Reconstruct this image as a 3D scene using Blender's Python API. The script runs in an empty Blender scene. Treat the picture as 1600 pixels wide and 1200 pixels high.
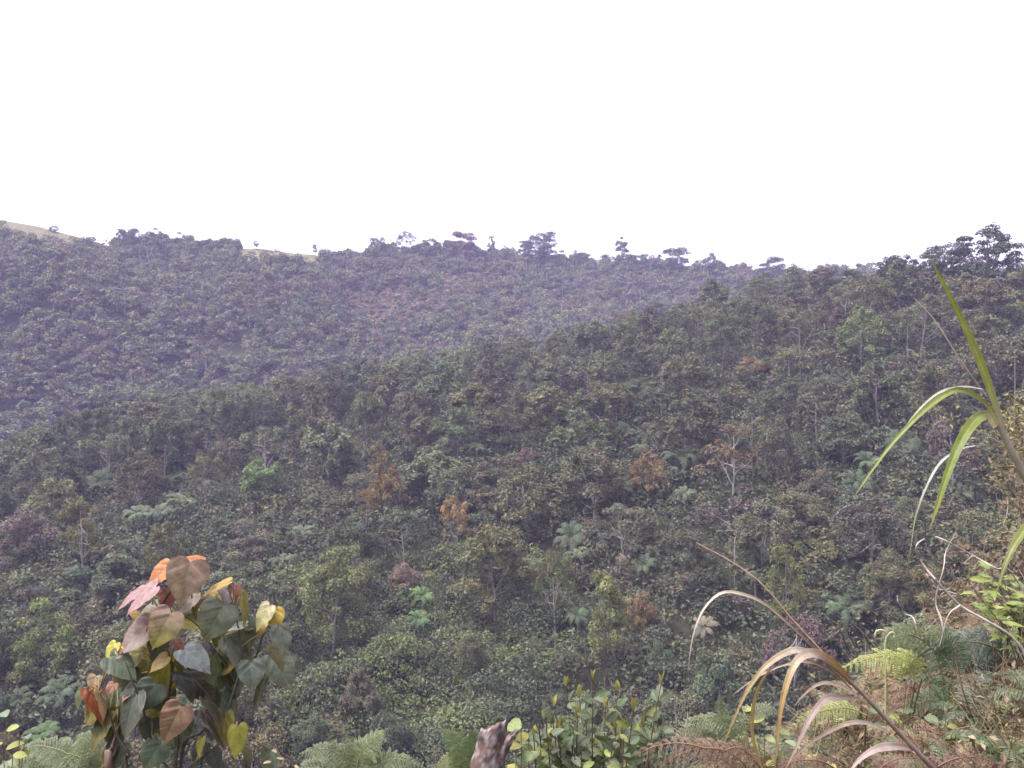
import bpy, math, random, mathutils
import numpy as np

SC = bpy.context.scene
COL = SC.collection
F = 1232.0                                   # focal length in photograph pixels (1600 x 1200)

# ---------------------------------------------------------------- camera, sky, sun, exposure
cam_d = bpy.data.cameras.new("camera")
cam_d.sensor_width = 36.0
cam_d.lens = 36.0 * F / 1600.0
cam_d.clip_start = 0.05
cam_d.clip_end = 6000.0
cam = bpy.data.objects.new("camera", cam_d)
COL.objects.link(cam)
cam.location = (0, 0, 0)
cam.rotation_euler = (math.radians(90), 0, 0)
SC.camera = cam
SUN_EL, SUN_AZ = math.radians(64), math.radians(-105)      # azimuth from +Y towards +X
world = bpy.data.worlds.new("World")
SC.world = world
world.use_nodes = True
wn, wl = world.node_tree.nodes, world.node_tree.links
sky = wn.new("ShaderNodeTexSky")
sky.sky_type = 'NISHITA'
sky.sun_disc = False
sky.sun_elevation = SUN_EL
sky.sun_rotation = SUN_AZ
sky.air_density = 1.0
sky.dust_density = 6.0
sky.ozone_density = 1.0
hsv = wn.new("ShaderNodeHueSaturation")      # an overcast sky: the blue is greyed out by cloud
hsv.inputs["Saturation"].default_value = 0.22
wl.new(sky.outputs[0], hsv.inputs["Color"])
bg = wn["Background"]
tint = wn.new("ShaderNodeMix")               # the cloud light is faintly lavender
tint.data_type = 'RGBA'
tint.blend_type = 'MULTIPLY'
tint.inputs[0].default_value = 1.0
tint.inputs[7].default_value = (1.0, 0.93, 1.03, 1)
wl.new(hsv.outputs[0], tint.inputs[6])
wl.new(tint.outputs[2], bg.inputs["Color"])
bg.inputs["Strength"].default_value = 0.15
sun_d = bpy.data.lights.new("sun", 'SUN')
sun_d.energy = 1.2
sun_d.angle = math.radians(14)
sun_d.color = (1.0, 0.96, 0.9)
sun = bpy.data.objects.new("sun", sun_d)
COL.objects.link(sun)
sun.rotation_euler = (math.radians(90) - SUN_EL, 0, math.pi - SUN_AZ)
SC.view_settings.view_transform = 'Standard'
SC.view_settings.look = 'None'
SC.view_settings.gamma = 1.0
SC.view_settings.use_curve_mapping = False
SC.view_settings.exposure = 2.02
SC.render.engine = 'CYCLES'
SC.cycles.max_bounces = 6
SC.cycles.diffuse_bounces = 3
SC.cycles.glossy_bounces = 2
SC.cycles.transmission_bounces = 2
SC.cycles.transparent_max_bounces = 4
SC.cycles.volume_bounces = 0

# ---------------------------------------------------------------- helpers
rng = np.random.default_rng(7)
random.seed(7)
UP = np.array([0, 0, 1.0])

def lin(r, g, b, k=1.0):
    """photograph tone 0..255 -> linear base colour"""
    def f(c):
        c = c / 255.0
        return (c / 12.92 if c <= 0.04045 else ((c + 0.055) / 1.055) ** 2.4) * k
    return np.array([f(r), f(g), f(b)])

def P(u, v, d):
    return np.array([(u - 800.0) / F * d, d, (600.0 - v) / F * d])

def px(p):
    return 800 + F * p[0] / p[1], 600 - F * p[2] / p[1]

def nrm(a):
    n = np.linalg.norm(a, axis=-1, keepdims=True)
    return a / np.maximum(n, 1e-9)

def spline(pts, n):
    """Catmull-Rom through the points (any dimension), n samples"""
    pts = np.asarray(pts, float)
    if len(pts) == 2:
        t = np.linspace(0, 1, n)[:, None]
        return pts[0] * (1 - t) + pts[1] * t
    q = np.vstack([2 * pts[0] - pts[1], pts, 2 * pts[-1] - pts[-2]])
    m = len(pts) - 1
    s = np.linspace(0, m, n)
    i = np.minimum(s.astype(int), m - 1)
    t = (s - i)[:, None]
    a, b, c, d = q[i], q[i + 1], q[i + 2], q[i + 3]
    return 0.5 * (2 * b + (c - a) * t + (2 * a - 5 * b + 4 * c - d) * t ** 2 + (3 * b - a - 3 * c + d) * t ** 3)

class MB:
    """collects vertices, faces, colours, uvs for ONE mesh"""
    def __init__(s):
        s.V, s.F, s.C, s.U, s.M, s.n = [], [], [], [], [], 0
    def add(s, V, Fs, col=(1, 1, 1), uv=None, mat=0):
        V = np.asarray(V, float).reshape(-1, 3)
        Fs = np.asarray(Fs, np.int64)
        s.V.append(V)
        s.F.append(Fs + s.n)
        c = np.asarray(col, float)
        s.C.append(np.broadcast_to(c, (len(V), 3)) if c.ndim == 1 else c)
        s.U.append(np.zeros((len(V), 2)) if uv is None else np.asarray(uv, float))
        s.M.append(np.full(len(Fs), mat, np.int32))
        s.n += len(V)
    def mesh(s, name, mats, smooth=True):
        V = np.concatenate(s.V)
        me = bpy.data.meshes.new(name)
        me.vertices.add(len(V))
        me.vertices.foreach_set("co", V.astype(np.float32).ravel())
        idx = np.concatenate([f.ravel() for f in s.F])
        tot = np.concatenate([np.full(len(f), f.shape[1]) for f in s.F])
        st = np.concatenate([[0], np.cumsum(tot)[:-1]])
        me.loops.add(len(idx))
        me.loops.foreach_set("vertex_index", idx.astype(np.int32))
        me.polygons.add(len(tot))
        me.polygons.foreach_set("loop_start", st.astype(np.int32))
        me.polygons.foreach_set("loop_total", tot.astype(np.int32))
        me.polygons.foreach_set("material_index", np.concatenate(s.M))
        me.polygons.foreach_set("use_smooth", np.full(len(tot), smooth))
        C = np.concatenate(s.C)
        a = me.attributes.new("col", 'FLOAT_COLOR', 'POINT')
        a.data.foreach_set("color", np.hstack([C, np.ones((len(C), 1))]).astype(np.float32).ravel())
        U = np.concatenate(s.U)
        uvl = me.uv_layers.new(name="UVMap")
        uvl.data.foreach_set("uv", U[idx].astype(np.float32).ravel())
        for m in (mats if isinstance(mats, (list, tuple)) else [mats]):
            me.materials.append(m)
        me.update(calc_edges=True)
        me.validate()
        return me
    def obj(s, name, mats, parent=None, smooth=True, loc=None):
        """link as one object; with loc, the world-space vertices are made local to it"""
        if loc is not None:
            s.V = [v - np.asarray(loc) for v in s.V]
        o = bpy.data.objects.new(name, s.mesh(name, mats, smooth))
        COL.objects.link(o)
        if parent is not None:
            o.parent = parent
        elif loc is not None:
            o.location = loc
        return o

def tag(o, label=None, cat=None, group=None, kind=None):
    for k, v in (("label", label), ("category", cat), ("group", group), ("kind", kind)):
        if v:
            o[k] = v
    return o

def empty(name, loc, label=None, cat=None, group=None):
    o = bpy.data.objects.new(name, None)
    COL.objects.link(o)
    o.location = loc
    o.empty_display_size = 0.1
    return tag(o, label, cat, group)

def frames(Q):
    T = nrm(np.gradient(Q, axis=0))
    ref = np.array([0.13, 0.31, 0.94])
    A = np.cross(T, ref)
    bad = np.linalg.norm(A, axis=1) < 0.15
    A[bad] = np.cross(T[bad], np.array([1.0, 0.1, 0]))
    A = nrm(A)
    return T, A, np.cross(T, A)

def tube(mb, Q, R, sides=6, col=(1, 1, 1), mat=0, rough=0.0):
    Q = np.asarray(Q, float)
    R = np.broadcast_to(np.asarray(R, float), (len(Q),))
    T, A, B = frames(Q)
    ang = np.linspace(0, 2 * np.pi, sides, endpoint=False)
    rr = R[:, None] * (1 + rough * rng.normal(size=(len(Q), sides)))
    V = Q[:, None, :] + rr[..., None] * (A[:, None, :] * np.cos(ang)[None, :, None] + B[:, None, :] * np.sin(ang)[None, :, None])
    n = len(Q)
    i = np.arange(n - 1)[:, None] * sides
    j = np.arange(sides)[None, :]
    j2 = (j + 1) % sides
    Fs = np.stack([i + j, i + j2, i + sides + j2, i + sides + j], -1).reshape(-1, 4)
    c = np.asarray(col, float)
    if c.ndim == 2:
        c = np.repeat(c, sides, axis=0)
    mb.add(V.reshape(-1, 3), Fs, c, mat=mat)

def leaf_quads(mb, pos, nor, size, aspect=0.5, col=(1, 1, 1), mat=0, tan=None):
    """small folded leaves, one four-cornered blade each"""
    n = len(pos)
    nor = nrm(nor)
    t = rng.normal(size=(n, 3)) if tan is None else tan
    t = nrm(t - (t * nor).sum(1, keepdims=True) * nor)
    b = np.cross(nor, t)
    s = np.broadcast_to(np.asarray(size, float), (n,))[:, None]
    a = np.broadcast_to(np.asarray(aspect, float), (n,))[:, None]
    V = np.stack([pos - t * s * .5 - nor * s * .06, pos + b * s * a * .5 + nor * s * .05,
                  pos + t * s * .5 - nor * s * .1, pos - b * s * a * .5 + nor * s * .05], 1).reshape(-1, 3)
    Fs = np.arange(n * 4).reshape(-1, 4)
    c = np.asarray(col, float)
    if c.ndim == 2:
        c = np.repeat(c, 4, axis=0)
    mb.add(V, Fs, c, mat=mat)

def sphere_dirs(n, zmin=-1.0):
    z = rng.uniform(zmin, 1, n)
    a = rng.uniform(0, 2 * np.pi, n)
    r = np.sqrt(np.maximum(0, 1 - z * z))
    return np.stack([r * np.cos(a), r * np.sin(a), z], 1)

def vnoise(x, y, s, k=0):
    """smooth pseudo-noise about -1..1"""
    x, y = np.asarray(x) / s, np.asarray(y) / s
    return (np.sin(x * 1.7 + 1.3 * k + 1.9 * np.sin(y * 1.1 + k)) + np.sin(y * 2.1 + 2.1 * k + 1.7 * np.sin(x * 1.3 - k))
            + np.sin((x + y) * 2.9 + k * 3.1) * 0.6 + np.sin((x - 1.6 * y) * 4.3 - k) * 0.4) / 3.0

# ---------------------------------------------------------------- materials
def new_mat(name):
    m = bpy.data.materials.new(name)
    m.use_nodes = True
    nt = m.node_tree
    return m, nt.nodes, nt.links, nt.nodes["Principled BSDF"], nt.nodes["Material Output"]

def col_node(n, l):
    at = n.new("ShaderNodeAttribute")
    at.attribute_name = "col"
    oi = n.new("ShaderNodeObjectInfo")
    mx = n.new("ShaderNodeMix")
    mx.data_type = 'RGBA'
    mx.blend_type = 'MULTIPLY'
    mx.inputs[0].default_value = 1.0
    l.new(at.outputs["Color"], mx.inputs[6])
    l.new(oi.outputs["Color"], mx.inputs[7])
    return mx.outputs[2]

def leaf_material(name, trans=0.25, rough=0.55, spec=0.35, yellow=1.0):
    m, n, l, b, out = new_mat(name)
    c = col_node(n, l)
    l.new(c, b.inputs["Base Color"])
    b.inputs["Roughness"].default_value = rough
    b.inputs["Specular IOR Level"].default_value = spec
    tr = n.new("ShaderNodeBsdfTranslucent")
    mu = n.new("ShaderNodeMix")
    mu.data_type = 'RGBA'
    mu.blend_type = 'MULTIPLY'
    mu.inputs[0].default_value = 1.0
    mu.inputs[7].default_value = (1.35 * yellow, 1.4 * yellow, 0.7, 1)
    l.new(c, mu.inputs[6])
    l.new(mu.outputs[2], tr.inputs["Color"])
    ms = n.new("ShaderNodeMixShader")
    ms.inputs[0].default_value = trans
    l.new(b.outputs[0], ms.inputs[1])
    l.new(tr.outputs[0], ms.inputs[2])
    l.new(ms.outputs[0], out.inputs["Surface"])
    return m

def bark_material(name, scale=6.0, contrast=0.6, rough=0.85, bump=0.4):
    m, n, l, b, out = new_mat(name)
    c = col_node(n, l)
    tc = n.new("ShaderNodeTexCoord")
    no = n.new("ShaderNodeTexNoise")
    no.inputs["Scale"].default_value = scale
    no.inputs["Detail"].default_value = 6
    l.new(tc.outputs["Object"], no.inputs["Vector"])
    mr = n.new("ShaderNodeMapRange")
    mr.inputs["From Min"].default_value = 0.3
    mr.inputs["From Max"].default_value = 0.7
    mr.inputs["To Min"].default_value = 1 - contrast
    mr.inputs["To Max"].default_value = 1 + contrast * 0.4
    l.new(no.outputs["Fac"], mr.inputs["Value"])
    mu = n.new("ShaderNodeVectorMath")
    mu.operation = 'SCALE'
    l.new(c, mu.inputs[0])
    l.new(mr.outputs[0], mu.inputs["Scale"])
    l.new(mu.outputs[0], b.inputs["Base Color"])
    b.inputs["Roughness"].default_value = rough
    bp = n.new("ShaderNodeBump")
    bp.inputs["Strength"].default_value = bump
    l.new(no.outputs["Fac"], bp.inputs["Height"])
    l.new(bp.outputs[0], b.inputs["Normal"])
    return m

def veined_material(name, rough=0.42, trans=0.3, midrib=0.012, side=7.0, slope=0.75, mottle=0.35):
    """broad leaf: UV x across (0 at the midrib), y from stalk to tip; veins and mottling in the blade"""
    m, n, l, b, out = new_mat(name)
    c = col_node(n, l)
    uv = n.new("ShaderNodeUVMap")
    sp = n.new("ShaderNodeSeparateXYZ")
    l.new(uv.outputs[0], sp.inputs[0])
    def math_(op, a, b_=None, c_=None):
        q = n.new("ShaderNodeMath")
        q.operation = op
        for i, x in enumerate((a, b_, c_)):
            if x is None:
                continue
            if isinstance(x, (int, float)):
                q.inputs[i].default_value = x
            else:
                l.new(x, q.inputs[i])
        return q.outputs[0]
    ax = math_('ABSOLUTE', sp.outputs[0])
    mid = math_('LESS_THAN', ax, midrib)
    ph = math_('MULTIPLY', math_('SUBTRACT', sp.outputs[1], math_('MULTIPLY', ax, slope)), side)
    tri = math_('ABSOLUTE', math_('SUBTRACT', math_('FRACT', ph), 0.5))
    rid = math_('POWER', math_('SUBTRACT', 1.0, tri), 8.0)
    sv = math_('MULTIPLY', math_('LESS_THAN', tri, 0.045), 0.55)
    vein = math_('MAXIMUM', mid, sv)
    no = n.new("ShaderNodeTexNoise")
    no.inputs["Scale"].default_value = 38
    no.inputs["Detail"].default_value = 5
    tc = n.new("ShaderNodeTexCoord")
    l.new(tc.outputs["Object"], no.inputs["Vector"])
    mr = n.new("ShaderNodeMapRange")
    mr.inputs["From Min"].default_value = 0.3
    mr.inputs["From Max"].default_value = 0.7
    mr.inputs["To Min"].default_value = 1 - mottle
    mr.inputs["To Max"].default_value = 1 + mottle * 0.6
    l.new(no.outputs["Fac"], mr.inputs["Value"])
    sc_ = n.new("ShaderNodeVectorMath")
    sc_.operation = 'SCALE'
    l.new(c, sc_.inputs[0])
    l.new(mr.outputs[0], sc_.inputs["Scale"])
    mx = n.new("ShaderNodeMix")
    mx.data_type = 'RGBA'
    l.new(math_('MULTIPLY', vein, 0.16), mx.inputs[0])
    l.new(sc_.outputs[0], mx.inputs[6])
    mx.inputs[7].default_value = (0.42, 0.38, 0.22, 1)
    n2 = n.new("ShaderNodeTexNoise")
    n2.inputs["Scale"].default_value = 95
    n2.inputs["Detail"].default_value = 2
    l.new(tc.outputs["Object"], n2.inputs["Vector"])
    spot = n.new("ShaderNodeMapRange")
    spot.inputs["From Min"].default_value = 0.64
    spot.inputs["From Max"].default_value = 0.72
    spot.inputs["To Max"].default_value = 0.65
    l.new(n2.outputs["Fac"], spot.inputs["Value"])
    mz = n.new("ShaderNodeMix")
    mz.data_type = 'RGBA'
    l.new(spot.outputs[0], mz.inputs[0])
    l.new(mx.outputs[2], mz.inputs[6])
    mz.inputs[7].default_value = (0.10, 0.055, 0.03, 1)
    l.new(mz.outputs[2], b.inputs["Base Color"])
    b.inputs["Roughness"].default_value = rough
    b.inputs["Specular IOR Level"].default_value = 0.25
    bp = n.new("ShaderNodeBump")
    bp.inputs["Strength"].default_value = 0.22
    bp.inputs["Distance"].default_value = 0.004
    hs = math_('ADD', math_('MULTIPLY', rid, -.7), math_('MULTIPLY', no.outputs["Fac"], 0.5))
    l.new(hs, bp.inputs["Height"])
    l.new(bp.outputs[0], b.inputs["Normal"])
    tr = n.new("ShaderNodeBsdfTranslucent")
    mu = n.new("ShaderNodeMix")
    mu.data_type = 'RGBA'
    mu.blend_type = 'MULTIPLY'
    mu.inputs[0].default_value = 1.0
    mu.inputs[7].default_value = (1.3, 1.2, 0.62, 1)
    l.new(mx.outputs[2], mu.inputs[6])
    l.new(mu.outputs[2], tr.inputs["Color"])
    ms = n.new("ShaderNodeMixShader")
    ms.inputs[0].default_value = trans
    l.new(b.outputs[0], ms.inputs[1])
    l.new(tr.outputs[0], ms.inputs[2])
    l.new(ms.outputs[0], out.inputs["Surface"])
    return m

def ground_material():
    m, n, l, b, out = new_mat("hill_ground")
    at = n.new("ShaderNodeAttribute")
    at.attribute_name = "col"
    geo = n.new("ShaderNodeNewGeometry")
    no = n.new("ShaderNodeTexNoise")
    no.inputs["Scale"].default_value = 0.9
    no.inputs["Detail"].default_value = 8
    l.new(geo.outputs["Position"], no.inputs["Vector"])
    no2 = n.new("ShaderNodeTexNoise")
    no2.inputs["Scale"].default_value = 14.0
    no2.inputs["Detail"].default_value = 6
    l.new(geo.outputs["Position"], no2.inputs["Vector"])
    ad = n.new("ShaderNodeMath")
    ad.operation = 'ADD'
    l.new(no.outputs["Fac"], ad.inputs[0])
    l.new(no2.outputs["Fac"], ad.inputs[1])
    mr = n.new("ShaderNodeMapRange")
    mr.inputs["From Min"].default_value = 0.7
    mr.inputs["From Max"].default_value = 1.3
    mr.inputs["To Min"].default_value = 0.5
    mr.inputs["To Max"].default_value = 1.5
    l.new(ad.outputs[0], mr.inputs["Value"])
    sc_ = n.new("ShaderNodeVectorMath")
    sc_.operation = 'SCALE'
    l.new(at.outputs["Color"], sc_.inputs[0])
    l.new(mr.outputs[0], sc_.inputs["Scale"])
    l.new(sc_.outputs[0], b.inputs["Base Color"])
    b.inputs["Roughness"].default_value = 0.95
    b.inputs["Specular IOR Level"].default_value = 0.1
    bp = n.new("ShaderNodeBump")
    bp.inputs["Strength"].default_value = 0.6
    bp.inputs["Distance"].default_value = 0.05
    l.new(no2.outputs["Fac"], bp.inputs["Height"])
    l.new(bp.outputs[0], b.inputs["Normal"])
    return m

M_LEAF = leaf_material("tree_leaf", 0.20, 0.65, 0.25)
M_FROND = leaf_material("fern_frond", 0.28, 0.55, 0.3)
M_BLADE = veined_material("cane_blade", 0.4, 0.3, 0.07, 0.0, 0.0, 0.2)
M_BIG = veined_material("heart_leaf", 0.5, 0.24)
M_SMALL = veined_material("shrub_leaf", 0.5, 0.25, 0.02, 5.0, 0.6, 0.15)
M_BARK = bark_material("pale_bark", 3.0, 0.5)
M_STEM = bark_material("green_stem", 40.0, 0.3, 0.6, 0.15)
M_STUMP = bark_material("broken_wood", 34.0, 0.85, 0.75, 0.9)
M_GROUND = ground_material()

# ---------------------------------------------------------------- terrain
U_K = [-900, -300, 0, 100, 200, 400, 560, 650, 750, 850, 950, 1050, 1150, 1250, 1350, 1450, 1600, 1900, 2600]
# top of the near ridge as the canopy line shows it, and how far below it the ground lies
V_CANOPY = [740, 720, 690, 650, 618, 596, 566, 552, 532, 520, 492, 455, 436, 424, 410, 405, 405, 400, 400]
R_CREST = [175, 172, 165, 160, 158, 160, 160, 160, 160, 160, 162, 163, 163, 162, 158, 150, 145, 140, 140]
U_F = [-900, -300, 0, 60, 130, 180, 300, 370, 400, 450, 490, 530, 600, 700, 800, 900, 1000, 1200, 1400, 1800, 2600]
V_FAR = [300, 322, 342, 351, 369, 386, 394, 389, 387, 391, 393, 408, 402, 398, 411, 419, 424, 440, 442, 450, 460]

def u_of(th):
    return 800 + F * np.tan(np.clip(th, -1.0, 0.95))

def near_crest(th):
    u = u_of(th)
    r = np.interp(u, U_K, R_CREST)
    c = np.cos(np.clip(th, -1.0, 0.95))
    return r, (600 - np.interp(u, U_K, V_CANOPY)) / F * r * c - 6.6

def far_crest(th):
    u = u_of(th)
    r = 345 + 18 * np.sin(th * 7 + 1)
    c = np.cos(np.clip(th, -1.0, 0.95))
    return r, (600 - np.interp(u, U_F, V_FAR)) / F * r * c

def bank_lip(th):
    u = u_of(th)
    return np.interp(u, [-600, 300, 900, 1200, 1400, 1600, 2000], [2.2, 2.6, 2.4, 3.3, 5.0, 6.6, 7.5])

NT = 360
TH = np.linspace(-np.pi, np.pi, NT * 2 + 1)
RR = np.concatenate([np.linspace(0.3, 9, 48), np.linspace(9.6, 60, 60), np.linspace(62, 400, 150), np.linspace(410, 700, 24)])
G = np.zeros((len(TH), len(RR)))
for i, th in enumerate(TH):
    te = th if abs(th) < 1.2 else math.copysign(1.2, th) * (1 - (abs(th) - 1.2) / (np.pi - 1.2))
    L = float(bank_lip(te))
    rc, zc = near_crest(te)
    rf, zf = far_crest(te)
    if abs(th) > 1.9:                       # the hillside the camera stands on rises behind it
        k = min(1.0, (abs(th) - 1.9) / 0.6)
    else:
        k = 0.0
    r_ = np.array([0.0, L, L + 5, 42, 50, rc * 0.55, rc, rc + 14, rc + 40, rc + 62, rf - 60, rf, rf + 30, 560, 720])
    z_ = np.array([-1.5, -1.53 - 0.14 * L, -1.53 - .14 * L - 2.9, -30.5, -31, -31 + (zc + 31) * (rc * .55 - 50) / (rc - 50) + 1.0, zc, zc - 2.5,
                   min(zc - 11, zf - 40), min(zc - 13, zf - 42), zf - 31, zf, zf - 2, zf - 35, zf - 60])
    zz = np.interp(RR, r_, z_)
    lift = float(np.interp(u_of(te), [1000, 1200, 1400, 1550, 1900], [0, .30, .52, .74, .9]))
    if abs(th) < 1.3:
        t_ = np.clip((RR - 1.3) / 1.9, 0, 1)
        zz = zz + lift * t_ * t_ * (3 - 2 * t_) * np.clip((14 - RR) / 6, 0, 1)
    back = -1.5 + 0.35 * np.maximum(RR - 1.5, 0) * np.exp(-RR / 400)
    G[i] = zz * (1 - k) + back * k
# round the breaks off, more with distance
for _ in range(3):
    g2 = G.copy()
    g2[:, 1:-1] = (G[:, :-2] + 2 * G[:, 1:-1] + G[:, 2:]) / 4
    mask = RR > 12
    G[:, mask] = g2[:, mask]
XX, YY = np.sin(TH)[:, None] * RR, np.cos(TH)[:, None] * RR
amp = np.clip((RR - 20) / 60, 0, 1)[None, :]
crest_keep = 1 - 0.75 * np.exp(-((RR[None, :] - 345) / 30) ** 2)
G += amp * crest_keep * (2.2 * vnoise(XX, YY, 26, 1) + 1.0 * vnoise(XX, YY, 11, 4))
G += np.clip((RR - 210) / 60, 0, 1)[None, :] * crest_keep * np.clip((330 - RR) / 40, 0, 1)[None, :] * 5.0 * vnoise(XX, YY * 0.35, 38, 2)
G += (np.clip((8 - RR) / 6, 0, 1) * 0.05)[None, :] * vnoise(XX, YY, 0.6, 5)
G[-1] = G[0]

def H(x, y):
    x, y = np.asarray(x, float), np.asarray(y, float)
    r = np.clip(np.hypot(x, y), RR[0], RR[-1])
    t = (np.arctan2(x, y) + np.pi) / (2 * np.pi) * (len(TH) - 1)
    i = np.clip(t.astype(int), 0, len(TH) - 2)
    ft = t - i
    j = np.clip(np.searchsorted(RR, r) - 1, 0, len(RR) - 2)
    fr = (r - RR[j]) / (RR[j + 1] - RR[j])
    return ((G[i, j] * (1 - ft) + G[i + 1, j] * ft) * (1 - fr) + (G[i, j + 1] * (1 - ft) + G[i + 1, j + 1] * ft) * fr)

def hit(u, v, h=0.0, d0=20.0, d1=420.0):
    """distance along the sight line where it is h metres above the ground"""
    d = np.arange(d0, d1, 0.4)
    x, z = (u - 800) / F * d, (600 - v) / F * d
    below = np.nonzero(z - H(x, d) < h)[0]
    return float(d[below[0]]) if len(below) else None

U_G = u_of(TH)[:, None] + 0 * XX
front = (np.abs(TH) < 1.2)[:, None]
gc = np.broadcast_to(np.array([0.022, 0.026, 0.013]), XX.shape + (3,)).copy()
bank = (RR < 10)[None, :] & (XX > -50)
gc[np.broadcast_to(bank, XX.shape)] = (0.048, 0.042, 0.027)
gc[np.broadcast_to((RR > 60)[None, :], XX.shape)] = (0.03, 0.033, 0.018)
def grassy(u, r, rf):
    a = (u < 178) & (r > rf - 19 + np.clip((u - 60) / 10, 0, 8))
    b = (u > 372) & (u < 500) & (r > rf - 17)
    return a | b
gz = grassy(U_G, RR[None, :] + 0 * XX, 345 + 18 * np.sin(TH * 7 + 1)[:, None]) & front
gc[gz] = (0.100, 0.094, 0.050)
mb = MB()
nr = len(RR)
ii = np.arange(len(TH) - 1)[:, None] * nr
jj = np.arange(nr - 1)[None, :]
Fs = np.stack([ii + jj, ii + jj + 1, ii + nr + jj + 1, ii + nr + jj], -1).reshape(-1, 4)[:, ::-1]
mb.add(np.stack([XX, YY, G], -1).reshape(-1, 3), Fs, gc.reshape(-1, 3))
tag(mb.obj("hill_ground", M_GROUND), kind="structure")

# ---------------------------------------------------------------- palettes
PAL = {
    "grey-green":   (0.073, 0.083, 0.047),
    "olive":        (0.086, 0.086, 0.040),
    "deep green":   (0.046, 0.060, 0.034),
    "brownish":     (0.084, 0.073, 0.045),
    "mauve-grey":   (0.085, 0.068, 0.062),
    "yellow-green": (0.092, 0.106, 0.038),
    "blue-green":   (0.062, 0.076, 0.051),
    "orange":       (0.150, 0.106, 0.048),
    "rust-brown":   (0.136, 0.094, 0.046),
    "pinkish":      (0.135, 0.098, 0.080),
    "bright green": (0.080, 0.112, 0.040),
    "maroon":       (0.085, 0.055, 0.050),
}
PAL = {k: np.array(v) * 1.18 for k, v in PAL.items()}

# ---------------------------------------------------------------- tree prototypes
def crown_clumps(kind):
    """clump centres, radii for a tree 10 m tall and about 8 m across"""
    C = []
    if kind == "layered":                     # broad dome of separate lumps, a few hanging lower
        for k in range(46):
            a = rng.uniform(0, 6.28)
            q = 3.6 * math.sqrt(rng.uniform(0.0, 1))
            z = 9.4 - .30 * q * q - rng.uniform(0, 1) ** 1.4 * 3.8 + rng.uniform(-.5, .4)
            C.append((q * math.cos(a), q * math.sin(a), max(z, 3.0), rng.uniform(.5, 1.05), rng.uniform(.7, 1.0)))
    elif kind == "round":
        for k in range(46):
            d = sphere_dirs(1, -0.75)[0]
            q = rng.uniform(.55, 1) ** .5
            C.append((3.3 * q * d[0], 3.3 * q * d[1], 6.1 + 3.1 * q * d[2], rng.uniform(.55, 1.1), rng.uniform(.75, 1.05)))
    elif kind == "airy":
        for k in range(32):
            a = rng.uniform(0, 6.28)
            q = 3.6 * math.sqrt(rng.uniform(0.02, 1))
            C.append((q * math.cos(a), q * math.sin(a), 9.0 - 0.17 * q * q - rng.uniform(0, 1) ** 1.5 * 3.4, rng.uniform(.45, .9), rng.uniform(.65, .95)))
    elif kind == "tall":
        for k in range(38):
            z = rng.uniform(3.4, 9.6)
            R = 2.7 * math.sqrt(max(.05, 1 - ((z - 6.2) / 3.8) ** 2))
            a = rng.uniform(0, 6.28)
            q = R * math.sqrt(rng.uniform(.1, 1))
            C.append((q * math.cos(a), q * math.sin(a), z, rng.uniform(.5, .95), rng.uniform(.7, 1.0)))
    elif kind == "shrubby":
        for k in range(34):
            a = rng.uniform(0, 6.28)
            q = 3.9 * math.sqrt(rng.uniform(0, 1))
            z = rng.uniform(1.2, 1 + 8.2 * math.sqrt(max(0.05, 1 - (q / 4.1) ** 2)))
            C.append((q * math.cos(a), q * math.sin(a), z, rng.uniform(.8, 1.4), rng.uniform(.6, .9)))
    elif kind == "open":                      # skyline tree: bare limbs carrying separate tufts
        for k in range(62):
            a = rng.uniform(0, 6.28)
            q = 3.8 * math.sqrt(rng.uniform(0.02, 1))
            C.append((q * math.cos(a), q * math.sin(a), rng.uniform(2.6, 9.7 - 0.14 * q * q), rng.uniform(.5, 1.0), rng.uniform(.6, .9)))
    return np.array(C)

def make_crown(kind, n_leaf, size, seed):
    mb = MB()
    C = crown_clumps(kind)
    for c in C:
        n = int(n_leaf * (c[3] / 1.0) ** 2 * rng.uniform(.8, 1.2))
        d = sphere_dirs(n, -0.35)
        rad = c[3] * rng.uniform(.55, 1.08, n)[:, None] ** .6
        lump = 1 + 0.25 * np.sin(d[:, :1] * 5 + c[0] * 3) * np.cos(d[:, 1:2] * 4 + c[1] * 2)
        pos = c[:3] + d * rad * lump * np.array([1, 1, c[4]])
        nor = d * .6 + UP * .5 + rng.normal(size=(n, 3)) * .4
        tone = rng.uniform(.76, 1.24)
        hue = 1 + rng.normal(size=3) * np.array([.05, .03, .05])
        cj = tone * hue * (1 + rng.normal(size=(n, 1)) * .19) * (1 + rng.normal(size=(n, 3)) * np.array([.08, .05, .08]))
        leaf_quads(mb, pos, nor, size * rng.uniform(.6, 1.35, n), rng.uniform(.4, .75, n), np.clip(cj, .25, 2.2))
    return mb.mesh("crown", M_LEAF, smooth=False), C

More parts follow.
